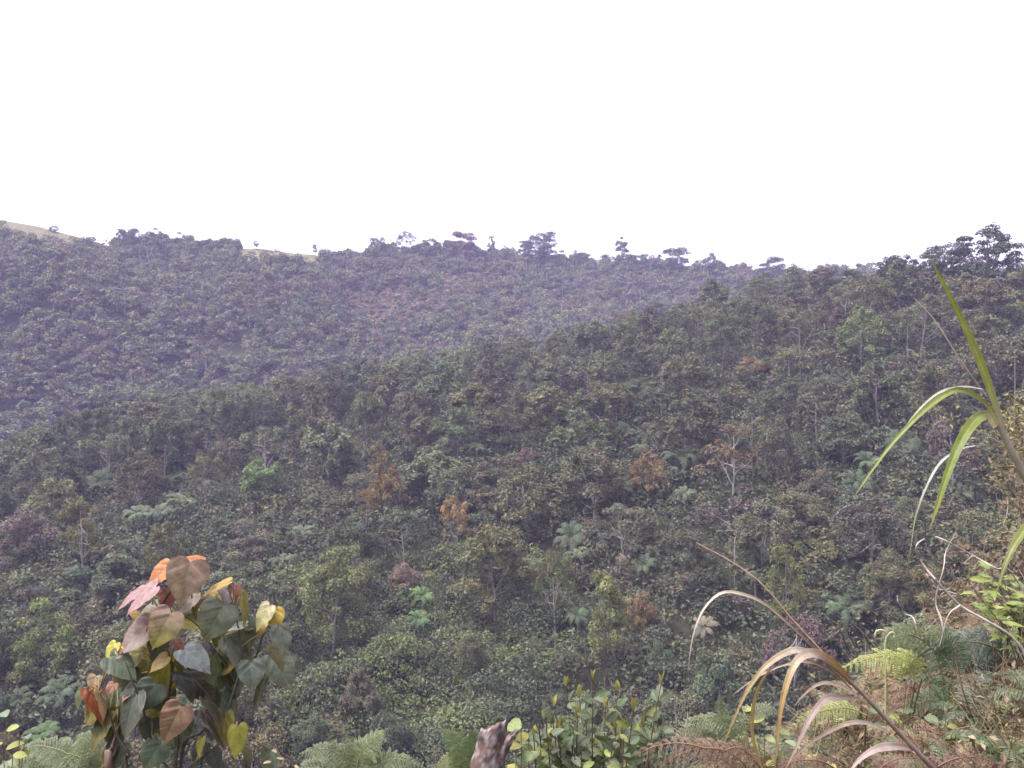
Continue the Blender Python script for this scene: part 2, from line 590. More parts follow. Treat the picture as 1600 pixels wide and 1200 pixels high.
def make_trunk(kind, C, seed):
    mb = MB()
    lean = rng.normal(size=2) * 0.5
    top_z = {"layered": 6.4, "round": 5.5, "airy": 8.0, "tall": 8.5, "shrubby": 3.0, "open": 6.5}[kind]
    fork = {"layered": 3.6, "round": 3.0, "airy": 4.2, "tall": 2.5, "shrubby": .8, "open": 3.0}[kind]
    Q = spline([(0, 0, -1.5), (lean[0] * .2, lean[1] * .2, fork * .5), (lean[0] * .6 + .1, lean[1] * .5, fork), (lean[0], lean[1], top_z)], 12)
    tube(mb, Q, np.linspace(.15, .05, 12), 7, rough=.04)
    n = {"layered": 10, "round": 9, "airy": 9, "tall": 10, "shrubby": 8, "open": 58}[kind]
    for c in C[rng.permutation(len(C))[:n]]:
        s = rng.uniform(.25, .95)
        i = int(3 + s * 8)
        a = Q[min(i, 11)]
        b = c[:3] + np.array([0, 0, c[3] * c[4] * .2])
        mid = a * .45 + b * .55 + np.array([0, 0, -.25 * np.hypot(*(b - a)[:2]) * .35]) + rng.normal(size=3) * .22
        LQ = spline([a, a * .7 + mid * .3 + rng.normal(size=3) * .1, mid, b], 8)
        tube(mb, LQ, np.linspace(.06, .014, 8) * (1.7 if kind == "open" else 1), 5)
        for q in range(2):
            k = rng.integers(3, 7)
            e = LQ[k] + nrm(rng.normal(size=3) + np.array([0, 0, .9])) * rng.uniform(.6, 1.3)
            tube(mb, spline([LQ[k], LQ[k] * .5 + e * .5 + rng.normal(size=3) * .1, e], 4), np.linspace(.03, .008, 4), 4)
    return mb.mesh("trunk", M_BARK)

PROTO = {}
for kind, reps, nl, sz in (("layered", 5, 180, .36), ("round", 4, 170, .36), ("airy", 4, 170, .33), ("tall", 3, 165, .35), ("shrubby", 4, 150, .38), ("open", 4, 190, .34)):
    PROTO[kind] = []
    for k in range(reps):
        cm, C = make_crown(kind, nl, sz * rng.uniform(.85, 1.25), k)
        PROTO[kind].append((cm, make_trunk(kind, C, k)))
FINE = {}
for kind, reps, nl, sz in (("layered", 5, 300, .27), ("round", 3, 280, .27), ("airy", 4, 290, .24), ("tall", 3, 270, .26), ("shrubby", 3, 240, .28)):
    FINE[kind] = []
    for k in range(reps):
        cm, C = make_crown(kind, nl, sz * rng.uniform(.85, 1.25), k)
        FINE[kind].append((cm, make_trunk(kind, C, k)))
WORDS = {"layered": "spreading", "round": "round-crowned", "airy": "thin-crowned", "tall": "slender", "shrubby": "bushy", "open": "open-limbed"}
BARKS = [(.24, .22, .20), (.20, .175, .155), (.16, .135, .12), (.27, .25, .23)]
TREES = []          # (root, colour name, kind, u, v of crown centre, d)

def add_tree(kind, x, y, height, width, colour, cname, label=None, group=None, name="broadleaf_tree", bark=None, var=None, proto=None):
    pr = FINE[kind] if y < 88 and kind in FINE else PROTO[kind]
    cm, tm = pr[rng.integers(len(pr)) if var is None else var % len(pr)]
    z = float(H(x, y))
    root = empty(name, (x, y, z), label, "tree", group)
    root.rotation_euler = (0, 0, rng.uniform(0, 6.28))
    root.scale = (width / 8.0, width / 8.0, height / 10.0)
    t = bpy.data.objects.new("trunk", tm)
    c = bpy.data.objects.new("crown", cm)
    for o in (t, c):
        COL.objects.link(o)
        o.parent = root
    b = np.array(BARKS[rng.integers(len(BARKS))] if bark is None else bark)
    t.color = (*b, 1)
    j = (1 + rng.normal() * .10) * (1 + rng.normal(size=3) * .05)
    c.color = (*np.clip(np.asarray(colour) * j, 0, 1), 1)
    uc, vc = px(np.array([x, y, z + height * .68]))
    TREES.append([root, cname, kind, uc, vc, y, width / y * F, height])
    return root

# ---------------------------------------------------------------- landmark trees: u, v of the top, width in photo pixels, height m, kind, colour
LAND = [
    (410, 716, 60, 9.5, "round", "bright green", "bright green dense tree standing out from the dull near slope"),
    (1012, 706, 52, 8.0, "round", "rust-brown", "rust-orange tree with stacked rounded clumps on the near slope"),
    (604, 715, 66, 8.5, "layered", "orange", "orange-tinged tree with thin trunks in mid slope, largest of the orange cluster"),
    (572, 754, 34, 6.5, "airy", "orange", "small orange tree at the lower end of the orange cluster in mid slope"),
    (592, 688, 26, 7.0, "round", "orange", "small orange crown at the upper end of the orange cluster in mid slope"),
    (712, 768, 58, 8.0, "airy", "orange", "yellow-orange tree on two bare stems between the orange cluster and the big olive tree"),
    (1175, 553, 40, 7.0, "round", "rust-brown", "orange-brown rounded tree high on the near slope under the open skyline trees"),
    (1000, 922, 48, 6.5, "round", "rust-brown", "dense orange-brown bush tree low on the slope above the arching dry cane"),
    (630, 880, 52, 6.0, "round", "pinkish", "pinkish-brown small tree low on the slope beside the spreading green tree"),
    (826, 696, 34, 6.0, "round", "maroon", "small maroon tree in mid slope above the broad grey-green tree"),
    (262, 808, 72, 7.5, "layered", "olive", "olive-brown tree in front of the pale tree ferns, over the heart-leaved plant"),
    (130, 772, 80, 9.5, "airy", "olive", "yellow-brown tree on a white forked trunk near the pale tree ferns"),
    (84, 738, 84, 8.5, "layered", "olive", "olive round-topped tree above the white forked trunk tree"),
    (38, 790, 110, 8.0, "layered", "mauve-grey", "mauve-brown layered tree below the olive tree at the picture edge"),
    (415, 656, 78, 9.5, "airy", "grey-green", "grey-green tree on a pale forked trunk above the bright green tree"),
    (520, 858, 128, 9.5, "layered", "yellow-green", "spreading yellow-green tree on a straight pale trunk low on the slope"),
    (775, 820, 132, 9.5, "layered", "olive", "big olive spreading tree above the broken stump"),
    (868, 850, 68, 9.0, "airy", "olive", "narrow olive tree on a bare pale trunk beside the big olive tree"),
    (930, 695, 120, 9.0, "round", "grey-green", "broad grey-green tree left of the rust-orange tree"),
    (945, 905, 96, 9.0, "tall", "yellow-green", "pale yellow-green slender tree beside the orange-brown bush tree"),
    (1145, 655, 112, 9.5, "airy", "brownish", "brownish tree with many bare upright branches right of the rust-orange tree"),
    (1490, 640, 76, 10.0, "airy", "mauve-grey", "mauve-grey tree on three white trunks behind the cane leaf"),
    (75, 938, 96, 7.0, "shrubby", "yellow-green", "pale yellowish drooping-leaved tree low at the picture edge beside the heart-leaved plant"),
    (1230, 850, 84, 8.5, "tall", "yellow-green", "fresh green slender tree low on the slope right of centre"),
    (1390, 862, 88, 6.5, "layered", "olive", "yellow-olive tree low on the slope behind the bare twigs"),
    (1215, 650, 84, 9.0, "layered", "grey-green", "grey-green tree on a forked white trunk above the cane leaf tip"),
    (1345, 480, 74, 9.0, "layered", "yellow-green", "lighter green tree high on the near slope under the open skyline trees"),
    (1240, 948, 110, 8.0, "airy", "mauve-grey", "grey thin-leaved tree on white stems behind the arching dry cane"),
    (1455, 885, 90, 6.0, "shrubby", "olive", "olive bush behind the bare twigs on the bank"),
    (1120, 1000, 90, 7.0, "shrubby", "grey-green", "silvery green bush below the arching dry cane"),
]
for u, v, w, h, kind, cn, lab in LAND:
    if kind == "round" and cn in ("orange", "rust-brown", "bright green", "pinkish", "maroon"):
        h, w = h * .72, w * 1.22                         # low rounded crowns
        kind = "layered" if cn != "bright green" else "round"
    h *= 1.12
    d = hit(u, v, h * .97, 46)
    w_m = w / F * d
    mul = 0.62 if cn == "bright green" and kind == "tall" else 1.0
    add_tree(kind, (u - 800) / F * d, d, h, w_m, PAL[cn] * mul, cn, lab, bark=(.28, .26, .24) if kind == "airy" else None)
N_LAND = len(TREES)

# skyline trees: u, v of the top, width px, which ridge, kind, colour, label
SKY = [
    (1540, 354, 96, "n", "open", "deep green", "tallest open-limbed tree on the near skyline, sky showing through it"),
    (1478, 371, 70, "n", "open", "deep green", "open-limbed skyline tree next to the tallest one, over the cane leaf tip"),
    (1452, 392, 36, "n", "tall", "deep green", "slim dark tree at the tip of the upright cane leaf"),
    (1420, 398, 46, "n", "layered", "deep green", "low open-crowned skyline tree between the cane leaf tip and the round-topped one"),
    (1392, 396, 52, "n", "round", "deep green", "dark round-topped tree on the near skyline where the far ridge ends"),
    (1335, 416, 62, "n", "round", "grey-green", "grey-green tree on the near skyline with hazy trees behind it"),
    (1240, 408, 44, "n", "layered", "grey-green", "small open tree where the near ridge crosses the far skyline"),
    (1585, 412, 60, "n", "tall", "deep green", "dark tree past the tallest open-limbed skyline tree"),
    (1290, 402, 80, "f", "round", "blue-green", "hazy blue-green round tree beyond the near skyline"),
    (1205, 398, 60, "f", "round", "blue-green", "hazy rounded tree at the low end of the far skyline"),
    (1112, 381, 36, "f", "layered", "blue-green", "twin-topped tree with gaps on the far skyline"),
    (1052, 382, 70, "f", "round", "blue-green", "broad rounded tree on the far skyline right of the pointed tree"),
    (972, 371, 34, "f", "tall", "blue-green", "pointed tree rising above the middle of the far skyline"),
    (995, 388, 40, "f", "layered", "blue-green", "low tree with gaps beside the pointed tree on the far skyline"),
    (845, 358, 52, "f", "open", "deep green", "tallest tree of the far skyline, sky showing through its crown"),
    (820, 371, 26, "f", "open", "deep green", "small tree leaning beside the tallest tree of the far skyline"),
    (905, 388, 60, "f", "round", "blue-green", "wide low tree on the far skyline after the tallest tree"),
    (768, 369, 18, "f", "tall", "grey-green", "lone thin tree poking above the far skyline"),
    (722, 357, 60, "f", "round", "mauve-grey", "purple-grey bare-topped tree on the high hump of the far skyline"),
    (668, 363, 66, "f", "round", "blue-green", "dark rounded tree beside the purple-grey tree on the far skyline"),
    (636, 355, 36, "f", "airy", "blue-green", "wispy tree with loose tufts on the far skyline"),
    (590, 361, 26, "f", "airy", "grey-green", "thin tilted tree where the far skyline starts to rise"),
    (492, 380, 12, "f", "tall", "deep green", "tiny dark tree at the end of the bare grass saddle"),
    (400, 376, 20, "f", "tall", "blue-green", "pair-topped little tree standing on the bare grass saddle"),
    (205, 347, 34, "f", "layered", "blue-green", "leaning open tree on top of the wooded knoll"),
    (240, 354, 78, "f", "round", "deep green", "large dark rounded tree crowning the wooded knoll"),
    (280, 366, 60, "f", "round", "deep green", "dark rounded tree on the slope of the wooded knoll"),
    (318, 369, 46, "f", "round", "deep green", "small dark tree at the low side of the wooded knoll"),
    (352, 368, 40, "f", "layered", "deep green", "dark tree with gaps beside the bare grass saddle"),
    (84, 350, 24, "f", "round", "deep green", "small dark bush tree on the bare grass ridge"),
    (188, 358, 20, "f", "tall", "deep green", "thin upright tree at the foot of the wooded knoll"),
]
for u, v, w, rid, kind, cn, lab in SKY:
    th = math.atan((u - 800) / F)
    r, _ = (near_crest(th) if rid == "n" else far_crest(th))
    d = (float(r) + (2 if rid == "n" else -3)) * math.cos(th)
    p = P(u, v, d)
    h = p[2] - float(H(p[0], d))
    if rid == "f" and kind in ("layered", "airy", "round") and v not in (357, 355):
        kind = "shrubby"
    if kind == "round" and h < .95 * w / F * d:
        kind = "shrubby"
    add_tree(kind, p[0], d, max(h, 2.0), min(w / F * d, 1.05 * max(h, 2.0)), PAL[cn] * (.9 if kind == "open" else 1), cn, lab, bark=(.10, .09, .085))

# ---------------------------------------------------------------- tree ferns: u, v of the crown centre, spread px, tone
FERNS = [
    (472, 830, 62, "pale green tree fern beside the olive-brown tree, upper of a pair"), (440, 876, 66, "pale green tree fern, lower of the pair left of the spreading tree"),
    (655, 966, 48, "small fresh green tree fern low on the slope above the vines"), (272, 748, 56, "highest tree fern of the pale cluster on the slope"),
    (286, 783, 68, "biggest pale tree fern of the cluster, above the olive-brown tree"), (216, 802, 66, "pale tree fern at the lower end of the cluster"),
    (252, 800, 56, "pale tree fern tucked behind the olive-brown tree"), (156, 752, 76, "grey-green tree fern arching above the white forked trunk tree"),
    (146, 808, 36, "small tree fern beside the white forked trunk"), (892, 838, 78, "grey-green tree fern above a pale green one, right of the big olive tree"),
    (902, 868, 66, "pale green tree fern left of the orange-brown bush tree"), (838, 880, 50, "small tree fern just right of the big olive tree"),
    (1006, 882, 56, "dark green tree fern above the orange-brown bush tree"), (816, 812, 66, "shaded tree fern behind the big olive tree"),
    (978, 672, 48, "tree fern high on the slope above the rust-orange tree"), (966, 764, 70, "tree fern beside the foot of the rust-orange tree"),
    (1066, 716, 90, "wide dull tree fern right of the rust-orange tree"), (1356, 720, 66, "tree fern behind the tip of the drooping cane leaf"),
    (1410, 692, 70, "tree fern between the two drooping cane leaves"), (1340, 752, 72, "broad tree fern just below the cane leaf tip"),
    (1322, 950, 92, "large green tree fern above the bracken on the bank"), (1032, 1030, 86, "large dark tree fern below the orange-brown bush tree"),
    (902, 962, 54, "tree fern in the shade of the pale slender tree"), (1100, 980, 64, "tree fern inside the curve of the arching dry cane"),
    (640, 1018, 56, "dry-looking tree fern with long bare fronds above the vines"), (92, 1082, 84, "green tree fern left of the heart-leaved plant"),
    (66, 1146, 70, "bright green tree fern low at the picture corner"), (30, 1092, 60, "dull tree fern half hidden at the picture edge"),
    (1070, 770, 54, "pale feathery tree fern below the wide dull one"), (1000, 700, 44, "tree fern right above the rust-orange tree"),
    (660, 930, 54, "shaded tree fern above the small fresh green one"), (146, 432, 34, "pale banana-like tree fern alone on the far slope"),
    (1500, 770, 54, "tree fern beneath the wide drooping cane leaf"), (745, 700, 40, "small tree fern in mid slope above the yellow-orange tree"),
    (610, 985, 40, "little tree fern at the top of the vines"), (1180, 905, 50, "tree fern right of the arching cane's top"),
]

def frond(mb, Q, W, npin, col, n_up, style="fern", droop=.25, npnl=7, leaflet=.32, jit=.12, bare=.12, tex=None):
    """one frond: rachis along Q, pinnae each of paired small leaflets"""
    Q = np.asarray(Q, float)
    m = len(Q)
    T = nrm(np.gradient(Q, axis=0))
    tube(mb, Q, np.linspace(W * .02, W * .005, m), 4, np.asarray(col) * np.array([1.1, .95, .8]))
    S = np.linspace(bare, .99, npin)
    for s in S:
        f = s * (m - 1)
        i = min(int(f), m - 2)
        p = Q[i] + (Q[i + 1] - Q[i]) * (f - i)
        t = T[i]
        n = nrm(n_up - (n_up @ t) * t)
        sd = np.cross(t, n)
        q = (s - bare) / (1 - bare)
        L = W * .5 * min(1, .45 + 2.8 * q) * (1 - q) ** .75 + W * .015
        for sg in (-1, 1):
            Lj = L * (1 + rng.normal() * jit)
            dr = nrm(sd * sg * .9 + t * (.35 + .3 * q) + rng.normal(size=3) * jit * .6)
            k = npnl if Lj > W * .15 else max(3, npnl // 2)
            x = (np.arange(k) + .5) / k
            bend = droop * Lj * (x ** 2)[:, None] * np.array([0, 0, -1.0]) * (1 + rng.normal() * .25)
            pp = p + dr * (Lj * x)[:, None] + bend
            pt = nrm(np.gradient(pp, axis=0)) if k > 1 else dr[None]
            pn = nrm(n - (pt @ n)[:, None] * pt)
            ps = np.cross(pt, pn)
            ll = Lj * leaflet * (1 - .72 * x) * (.6 + .4 * np.minimum(1, x * 6)) + W * .012
            for s2 in (-1, 1):
                cc = np.asarray(col) * (1 + rng.normal(size=(k, 1)) * .13)
                td = ps * s2 * .88 + pt * .45
                leaf_quads(mb, pp + td * (ll * .5)[:, None], pn + rng.normal(size=(k, 3)) * .15, ll, np.clip(Lj / k / np.maximum(ll, 1e-4) * 1.05, .25, 1.0), cc, tan=td)

TF_MESH = []
for v_ in range(4):
    fl = []
    nf = 8 + v_ % 3
    for k in range(nf):
        a = 2 * math.pi * k / nf + rng.normal() * .12
        L = rng.uniform(1.75, 2.3)
        up = rng.uniform(.15, .55)
        dx = np.array([math.cos(a), math.sin(a), 0])
        Q = spline([np.zeros(3), dx * L * .38 + UP * up * L * .55, dx * L * .72 + UP * up * L * .40, dx * L * .95 + UP * (up * L * .3 - .62 * L * rng.uniform(.5, .95))], 12)
        mb = MB()
        frond(mb, Q, rng.uniform(.85, 1.05), 20, (1, 1, 1), UP, droop=.4, npnl=5, leaflet=.36, bare=.14)
        fl.append(mb.mesh("frond", M_FROND, smooth=False))
    mb = MB()
    tube(mb, spline([(0, 0, -6.5), (.05, .03, -2), (0, 0, .05)], 8), np.linspace(.12, .09, 8), 7, rough=.08)
    TF_MESH.append((fl, mb.mesh("trunk", M_BARK)))
FERN_PX = []
for k, (u, v, w, lab) in enumerate(FERNS):
    hh = 3.4 if v < 1000 else 2.8
    d = hit(u, v, hh, 40) or 120
    p = P(u, v, d)
    s = (w / F * d) / 4.0 * rng.uniform(.8, 1.05)
    fern_tone = rng.uniform(.75, 1.2)
    z0 = float(H(p[0], d))
    root = empty("tree_fern", (p[0], d, z0), lab, "tree fern", "tree ferns scattered over the near slope")
    if k == 31:
        root["group"] = "far tree ferns"
    fl, tm = TF_MESH[k % 4]
    rot = rng.uniform(0, 6.28)
    tilt = (.42 + rng.normal() * .2, rng.normal() * .2)          # rosettes lean out of the slope
    pale = lab.startswith("pale") or "biggest pale" in lab
    fresh = "fresh" in lab or "bright" in lab
    base = np.array([.092, .126, .068]) if pale else np.array([.08, .135, .05]) if fresh else np.array([.064, .092, .046])
    if "dry" in lab:
        base = np.array([.15, .14, .09])
    for me in fl:
        o = bpy.data.objects.new("frond", me)
        COL.objects.link(o)
        o.parent = root
        o.location = (0, 0, p[2] - z0)
        o.rotation_euler = (mathutils.Euler((tilt[0], tilt[1], 0)).to_matrix() @ mathutils.Euler((0, 0, rot)).to_matrix()).to_euler()
        o.scale = (s, s, s)
        o.color = (*(base * fern_tone * (1 + rng.normal() * .14) * (1 + rng.normal(size=3) * .06)), 1)
    o = bpy.data.objects.new("trunk", tm)
    COL.objects.link(o)
    o.parent = root
    o.location = (0, 0, p[2] - z0)
    o.color = (.10, .08, .065, 1)
    FERN_PX.append((u, v, w * .5, d))

# ---------------------------------------------------------------- bare pale trees
def bare_tree(pts_px, d, label, col, r0=.12, twigs=10, name="bare_tree", sub=.9):
    base = P(*pts_px[0], d)
    gz = float(H(base[0], d))
    Q = spline([np.array([base[0], d, gz - .5])] + [P(u, v, d + rng.normal() * .4) for u, v in pts_px], 18)
    root = empty(name, (base[0], d, gz), label, "tree")
    mb = MB()
    tube(mb, Q, np.linspace(r0 * .75, r0 * .2, 18), 6, rough=.05)
    mb.obj("trunk", M_BARK, root, loc=(base[0], d, gz)).color = (*col, 1)
    mb = MB()
    for k in range(twigs):
        i = rng.integers(7, 17)
        L = sub * rng.uniform(1.0, 2.8)
        e = Q[i] + nrm(rng.normal(size=3) * np.array([1, .8, .5]) + np.array([0, 0, .8])) * L
        LQ = spline([Q[i], Q[i] * .5 + e * .5 + rng.normal(size=3) * .15, e], 6)
        tube(mb, LQ, np.linspace(r0 * .4, r0 * .1, 6), 4)
        for q in range(3):
            j = rng.integers(2, 6)
            e2 = LQ[j] + nrm(rng.normal(size=3) + np.array([0, 0, .6])) * L * .35
            tube(mb, [LQ[j], e2], [r0 * .15, r0 * .06], 4)
    mb.obj("branch", M_BARK, root, loc=(base[0], d, gz)).color = (*col, 1)

W_ = (.25, .235, .215)
for pts, h, lab, col, r0, tw in (
    ([(696, 592), (704, 555), (718, 505), (722, 490)], 7, "tall pinkish dead tree leaning above the near ridge against the far slope", (.30, .23, .21), .13, 12),
    ([(934, 532), (938, 508), (948, 480)], 7, "pale dead trunk on the shoulder of the near ridge below the far slope", W_, .10, 8),
    ([(1140, 512), (1134, 490), (1140, 470)], 7, "pinkish bare branching tree near the top of the near ridge", (.32, .26, .25), .12, 18),
    ([(1288, 508), (1286, 488), (1289, 470)], 7, "short white dead trunk below the near skyline", W_, .12, 4),
    ([(1416, 592), (1417, 560), (1418, 510)], 8, "thin straight white dead trunk behind the upright cane leaf", (.34, .31, .29), .07, 4),
    ([(1148, 855), (1150, 838), (1160, 822)], 6, "white forked dead branch right of the orange-brown bush tree", W_, .09, 8),
    ([(1040, 622), (1034, 596), (1040, 575)], 7, "pinkish bare-branched tree in mid slope above the wide dull tree fern", (.30, .24, .23), .11, 16),
    ([(880, 1090), (870, 1065), (850, 1050)], 2.0, "white twiggy dead bush behind the laurel-like shrub", W_, .05, 12),
    ([(1010, 1090), (1004, 1040), (994, 1010)], 3.0, "grey dead sapling between the laurel-like shrub and dark tree fern", (.26, .23, .21), .05, 9),
):
    d = hit(pts[-1][0], pts[-1][1], h) or 150
    bare_tree(pts, d, lab, col, r0, tw)

# ---------------------------------------------------------------- near-slope trees, one by one
def blocked(u, v, wpx, hpx, d):
    for T_ in TREES[:N_LAND]:
        m_ = .62 if T_[1] == "bright green" else .42
        if abs(T_[3] - u) < (T_[6] * m_ + wpx * m_) and abs(T_[4] - v) < T_[6] * m_ + hpx * m_ and d < T_[5] + 4:
            return True
    for fu, fv, fr, fd in FERN_PX:
        if abs(fu - u) < fr * .75 + wpx * .42 and abs(fv - v) < fr * .55 + hpx * .4 and d < fd + 3:
            return True
    return False

def near_colour(u, v, x, y):
    q = vnoise(x, y, 17, 9) + rng.normal() * .55
    w = vnoise(x, y, 30, 3) + rng.normal() * .5
    if v < 560:
        names = ["olive", "grey-green", "brownish", "mauve-grey"] if q > .2 else ["grey-green", "olive", "deep green", "brownish"]
    elif v < 850:
        names = ["grey-green", "olive", "deep green", "mauve-grey"] if w > 0 else ["grey-green", "blue-green", "olive", "brownish"]
    else:
        names = ["grey-green", "deep green", "yellow-green", "blue-green"] if w > -.2 else ["olive", "deep green", "grey-green", "brownish"]
    return names[rng.choice(4, p=[.42, .28, .18, .12])]

placed = [(T_[0].location.x, T_[0].location.y, 3.0) for T_ in TREES]
tries = 0
n_near = 0
while n_near < 268 and tries < 40000:
    tries += 1
    u = rng.uniform(-60, 1660)
    th = math.atan((u - 800) / F)
    rc = float(near_crest(th)[0])
    a = rng.uniform(0, 1)
    r = math.sqrt(44 ** 2 + a * ((rc + 3) ** 2 - 44 ** 2))
    x, y = r * math.sin(th), r * math.cos(th)
    near = 1 - min(1, (r - 44) / 90)
    sp = 4.2 + 1.5 * rng.uniform() + 1.0 * (1 - near)
    if any((x - q[0]) ** 2 + (y - q[1]) ** 2 < (sp * .5 + q[2]) ** 2 for q in placed):
        continue
    kind = rng.choice(["layered", "round", "airy", "tall", "shrubby"], p=[.34, .2, .18, .1, .18])
    h = rng.uniform(7.5, 11.5) if kind != "shrubby" else rng.uniform(4.5, 7)
    if kind != "shrubby" and rng.uniform() < .12:
        h *= 1.25
    w = rng.uniform(5.4, 8.4) * (h / 9.5) ** .6
    if kind == "tall":
        w *= 1.0
    z = float(H(x, y))
    over = np.interp(u, U_K, V_CANOPY) - 5 - px(np.array([x, y, z + h]))[1]
    if over > 0:                                       # keep to the canopy line of the ridge
        h = max(4.5, h - over / F * y)
    uu, vv = px(np.array([x, y, z + h * .65]))
    if 400 < u < 880 and r < 82 and vv > 915:          # only low growth among the climbing vines of this hollow
        if rng.uniform() < .4:
            continue
        h, w = rng.uniform(3.6, 6.0), rng.uniform(2.8, 4.4)
        uu, vv = px(np.array([x, y, z + h * .65]))
    if blocked(uu, vv, w / y * F, h * .6 / y * F, y):
        continue
    cn = near_colour(uu, vv, x, y)
    t = add_tree(kind, x, y, h, w, PAL[cn] * .58 + np.array([.090, .095, .054]) * .42, cn, None, "broadleaf trees of the near forest slope")
    placed.append((x, y, sp * .5))
    n_near += 1
print("near trees", n_near, "tries", tries)

# labels that single each tree out: colour, habit and where it stands by a landmark
MARKS = [(410, 755, "the bright green tree"), (1012, 735, "the rust-orange tree"), (604, 745, "the orange cluster"), (712, 795, "the yellow-orange tree"),
         (1175, 570, "the high orange-brown tree"), (1000, 945, "the orange-brown bush tree"), (630, 900, "the pinkish-brown tree"), (130, 800, "the white forked trunk"),
         (520, 895, "the spreading yellow-green tree"), (775, 850, "the big olive tree"), (930, 735, "the broad grey-green tree"), (1490, 680, "the three white trunks"),
         (1520, 390, "the open skyline trees"), (700, 545, "the leaning dead tree"), (290, 1000, "the heart-leaved plant"), (770, 1150, "the broken stump"),
         (1340, 752, "the broad tree fern"), (252, 790, "the pale fern cluster"), (1130, 930, "the arching cane top"), (1140, 480, "the pinkish bare tree"),
         (1322, 950, "the large green tree fern"), (1455, 660, "the drooping cane leaves"), (655, 966, "the fresh green tree fern"), (200, 380, "the wooded knoll"),
         (940, 505, "the pale dead trunk"), (445, 855, "the pair of tree ferns"), (1230, 880, "the fresh green slender tree"), (1145, 690, "the brownish many-branched tree"),
         (415, 690, "the pale forked trunk tree"), (1066, 716, "the wide dull tree fern"), (430, 390, "the bare grass saddle")]
used = set()
for T_ in TREES:
    root, cn, kind, uc, vc, d, w, h = T_
    if root.get("label"):
        used.add(root["label"])
        continue
    ms = sorted(MARKS, key=lambda m: (m[0] - uc) ** 2 + (m[1] - vc) ** 2)
    ok = None
    sizes = ["", "small " if h < 7.4 else "tall " if h > 9.8 else "medium-sized "]
    for m in ms[:5]:
        du, dv = uc - m[0], vc - m[1]
        dist = math.hypot(du, dv)
        far = "close" if dist < 75 else "some way" if dist < 160 else "well"
        a = math.degrees(math.atan2(-dv, du)) % 360
        dirs = ["right of", "above and right of", "above", "above and left of", "left of", "below and left of", "below", "below and right of"][int(((a + 22.5) % 360) // 45)]
        for s in sizes:
            lab = f"{s}{cn} {WORDS[kind]} tree {far} {dirs} {m[2]}"
            if lab not in used and len(lab.replace("-", " ").split()) <= 16:
                ok = lab
                break
        if ok:
            break
    if ok is None:
        m, m2 = ms[0], ms[1]
        ok = f"{cn} {WORDS[kind]} tree between {m[2]} and {m2[2]}"
    used.add(ok)
    root["label"] = ok

# ---------------------------------------------------------------- undergrowth of the near slope (one mass nobody could count)
mb = MB()
NS = 15000
cnt = 0
while cnt < NS:
    u = rng.uniform(-120, 1720)
    th = math.atan((u - 800) / F)
    rc = float(near_crest(th)[0])
    r = math.sqrt(40 ** 2 + rng.uniform() ** 1.15 * ((rc + 16) ** 2 - 40 ** 2))
    x, y = r * math.sin(th), r * math.cos(th)
    z = float(H(x, y))
    _, v = px(np.array([x, y, z + 1]))
    vine = 400 < u < 900 and 55 < r < 86 and rng.uniform() < .95
    cnt += 1
    if vine:
        hgt, R, n, sz = rng.uniform(.3, 3.4), rng.uniform(.5, 1.3), 42, .17
        names, pp = ["bright green", "yellow-green", "grey-green", "deep green", "olive"], [.16, .14, .32, .28, .10]
        k_ = 1.0
    else:
        hgt, R, n, sz = rng.uniform(.2, 3.4) + (1.6 if rng.uniform() < .25 else 0), rng.uniform(.9, 1.9), 36, .42
        names, pp = ["deep green", "grey-green", "brownish", "olive", "blue-green"], [.32, .28, .14, .14, .12]
        k_ = .85
    c = PAL[names[rng.choice(5, p=pp)]] * k_
    if vine and rng.uniform() < .05:
        c = PAL["orange"] * .8
    d = sphere_dirs(n, -.4)
    pos = np.array([x, y, z + hgt * .7]) + d * R * rng.uniform(.5, 1.05, (n, 1)) * np.array([1, 1, .75])
    cj = c * rng.uniform(.8, 1.2) * (1 + rng.normal(size=(n, 1)) * .22)
    leaf_quads(mb, pos, d * .5 + UP * .5 + rng.normal(size=(n, 3)) * .5, sz * rng.uniform(.6, 1.4, n), rng.uniform(.35, .7, n), np.clip(cj, .008, 1))
# extra vine carpet in the hollow
for k in range(2000):
    u = rng.uniform(400, 900)
    th = math.atan((u - 800) / F)
    r = rng.uniform(54, 84)
    x, y = r * math.sin(th), r * math.cos(th)
    z = float(H(x, y))
    n, R = 46, rng.uniform(.5, 1.1)
    hgt = max(.2, 1.9 + 2.6 * float(vnoise(x, y, 4.2, 6)) + rng.normal() * .4)
    q = float(vnoise(x, y, 6, 2)) + rng.normal() * .4
    c = PAL["bright green" if q > .62 else "yellow-green" if q > .25 else "grey-green" if q > -.25 else "deep green"] * .98
    d = sphere_dirs(n, -.2)
    pos = np.array([x, y, z + hgt]) + d * R * np.array([1, 1, .7])
    cj = c * rng.uniform(.8, 1.2) * (1 + rng.normal(size=(n, 1)) * .22)
    leaf_quads(mb, pos, d * .5 + UP * .4 + rng.normal(size=(n, 3)) * .5, .23 * rng.uniform(.6, 1.5, n), rng.uniform(.4, .75, n), np.clip(cj, .008, 1))
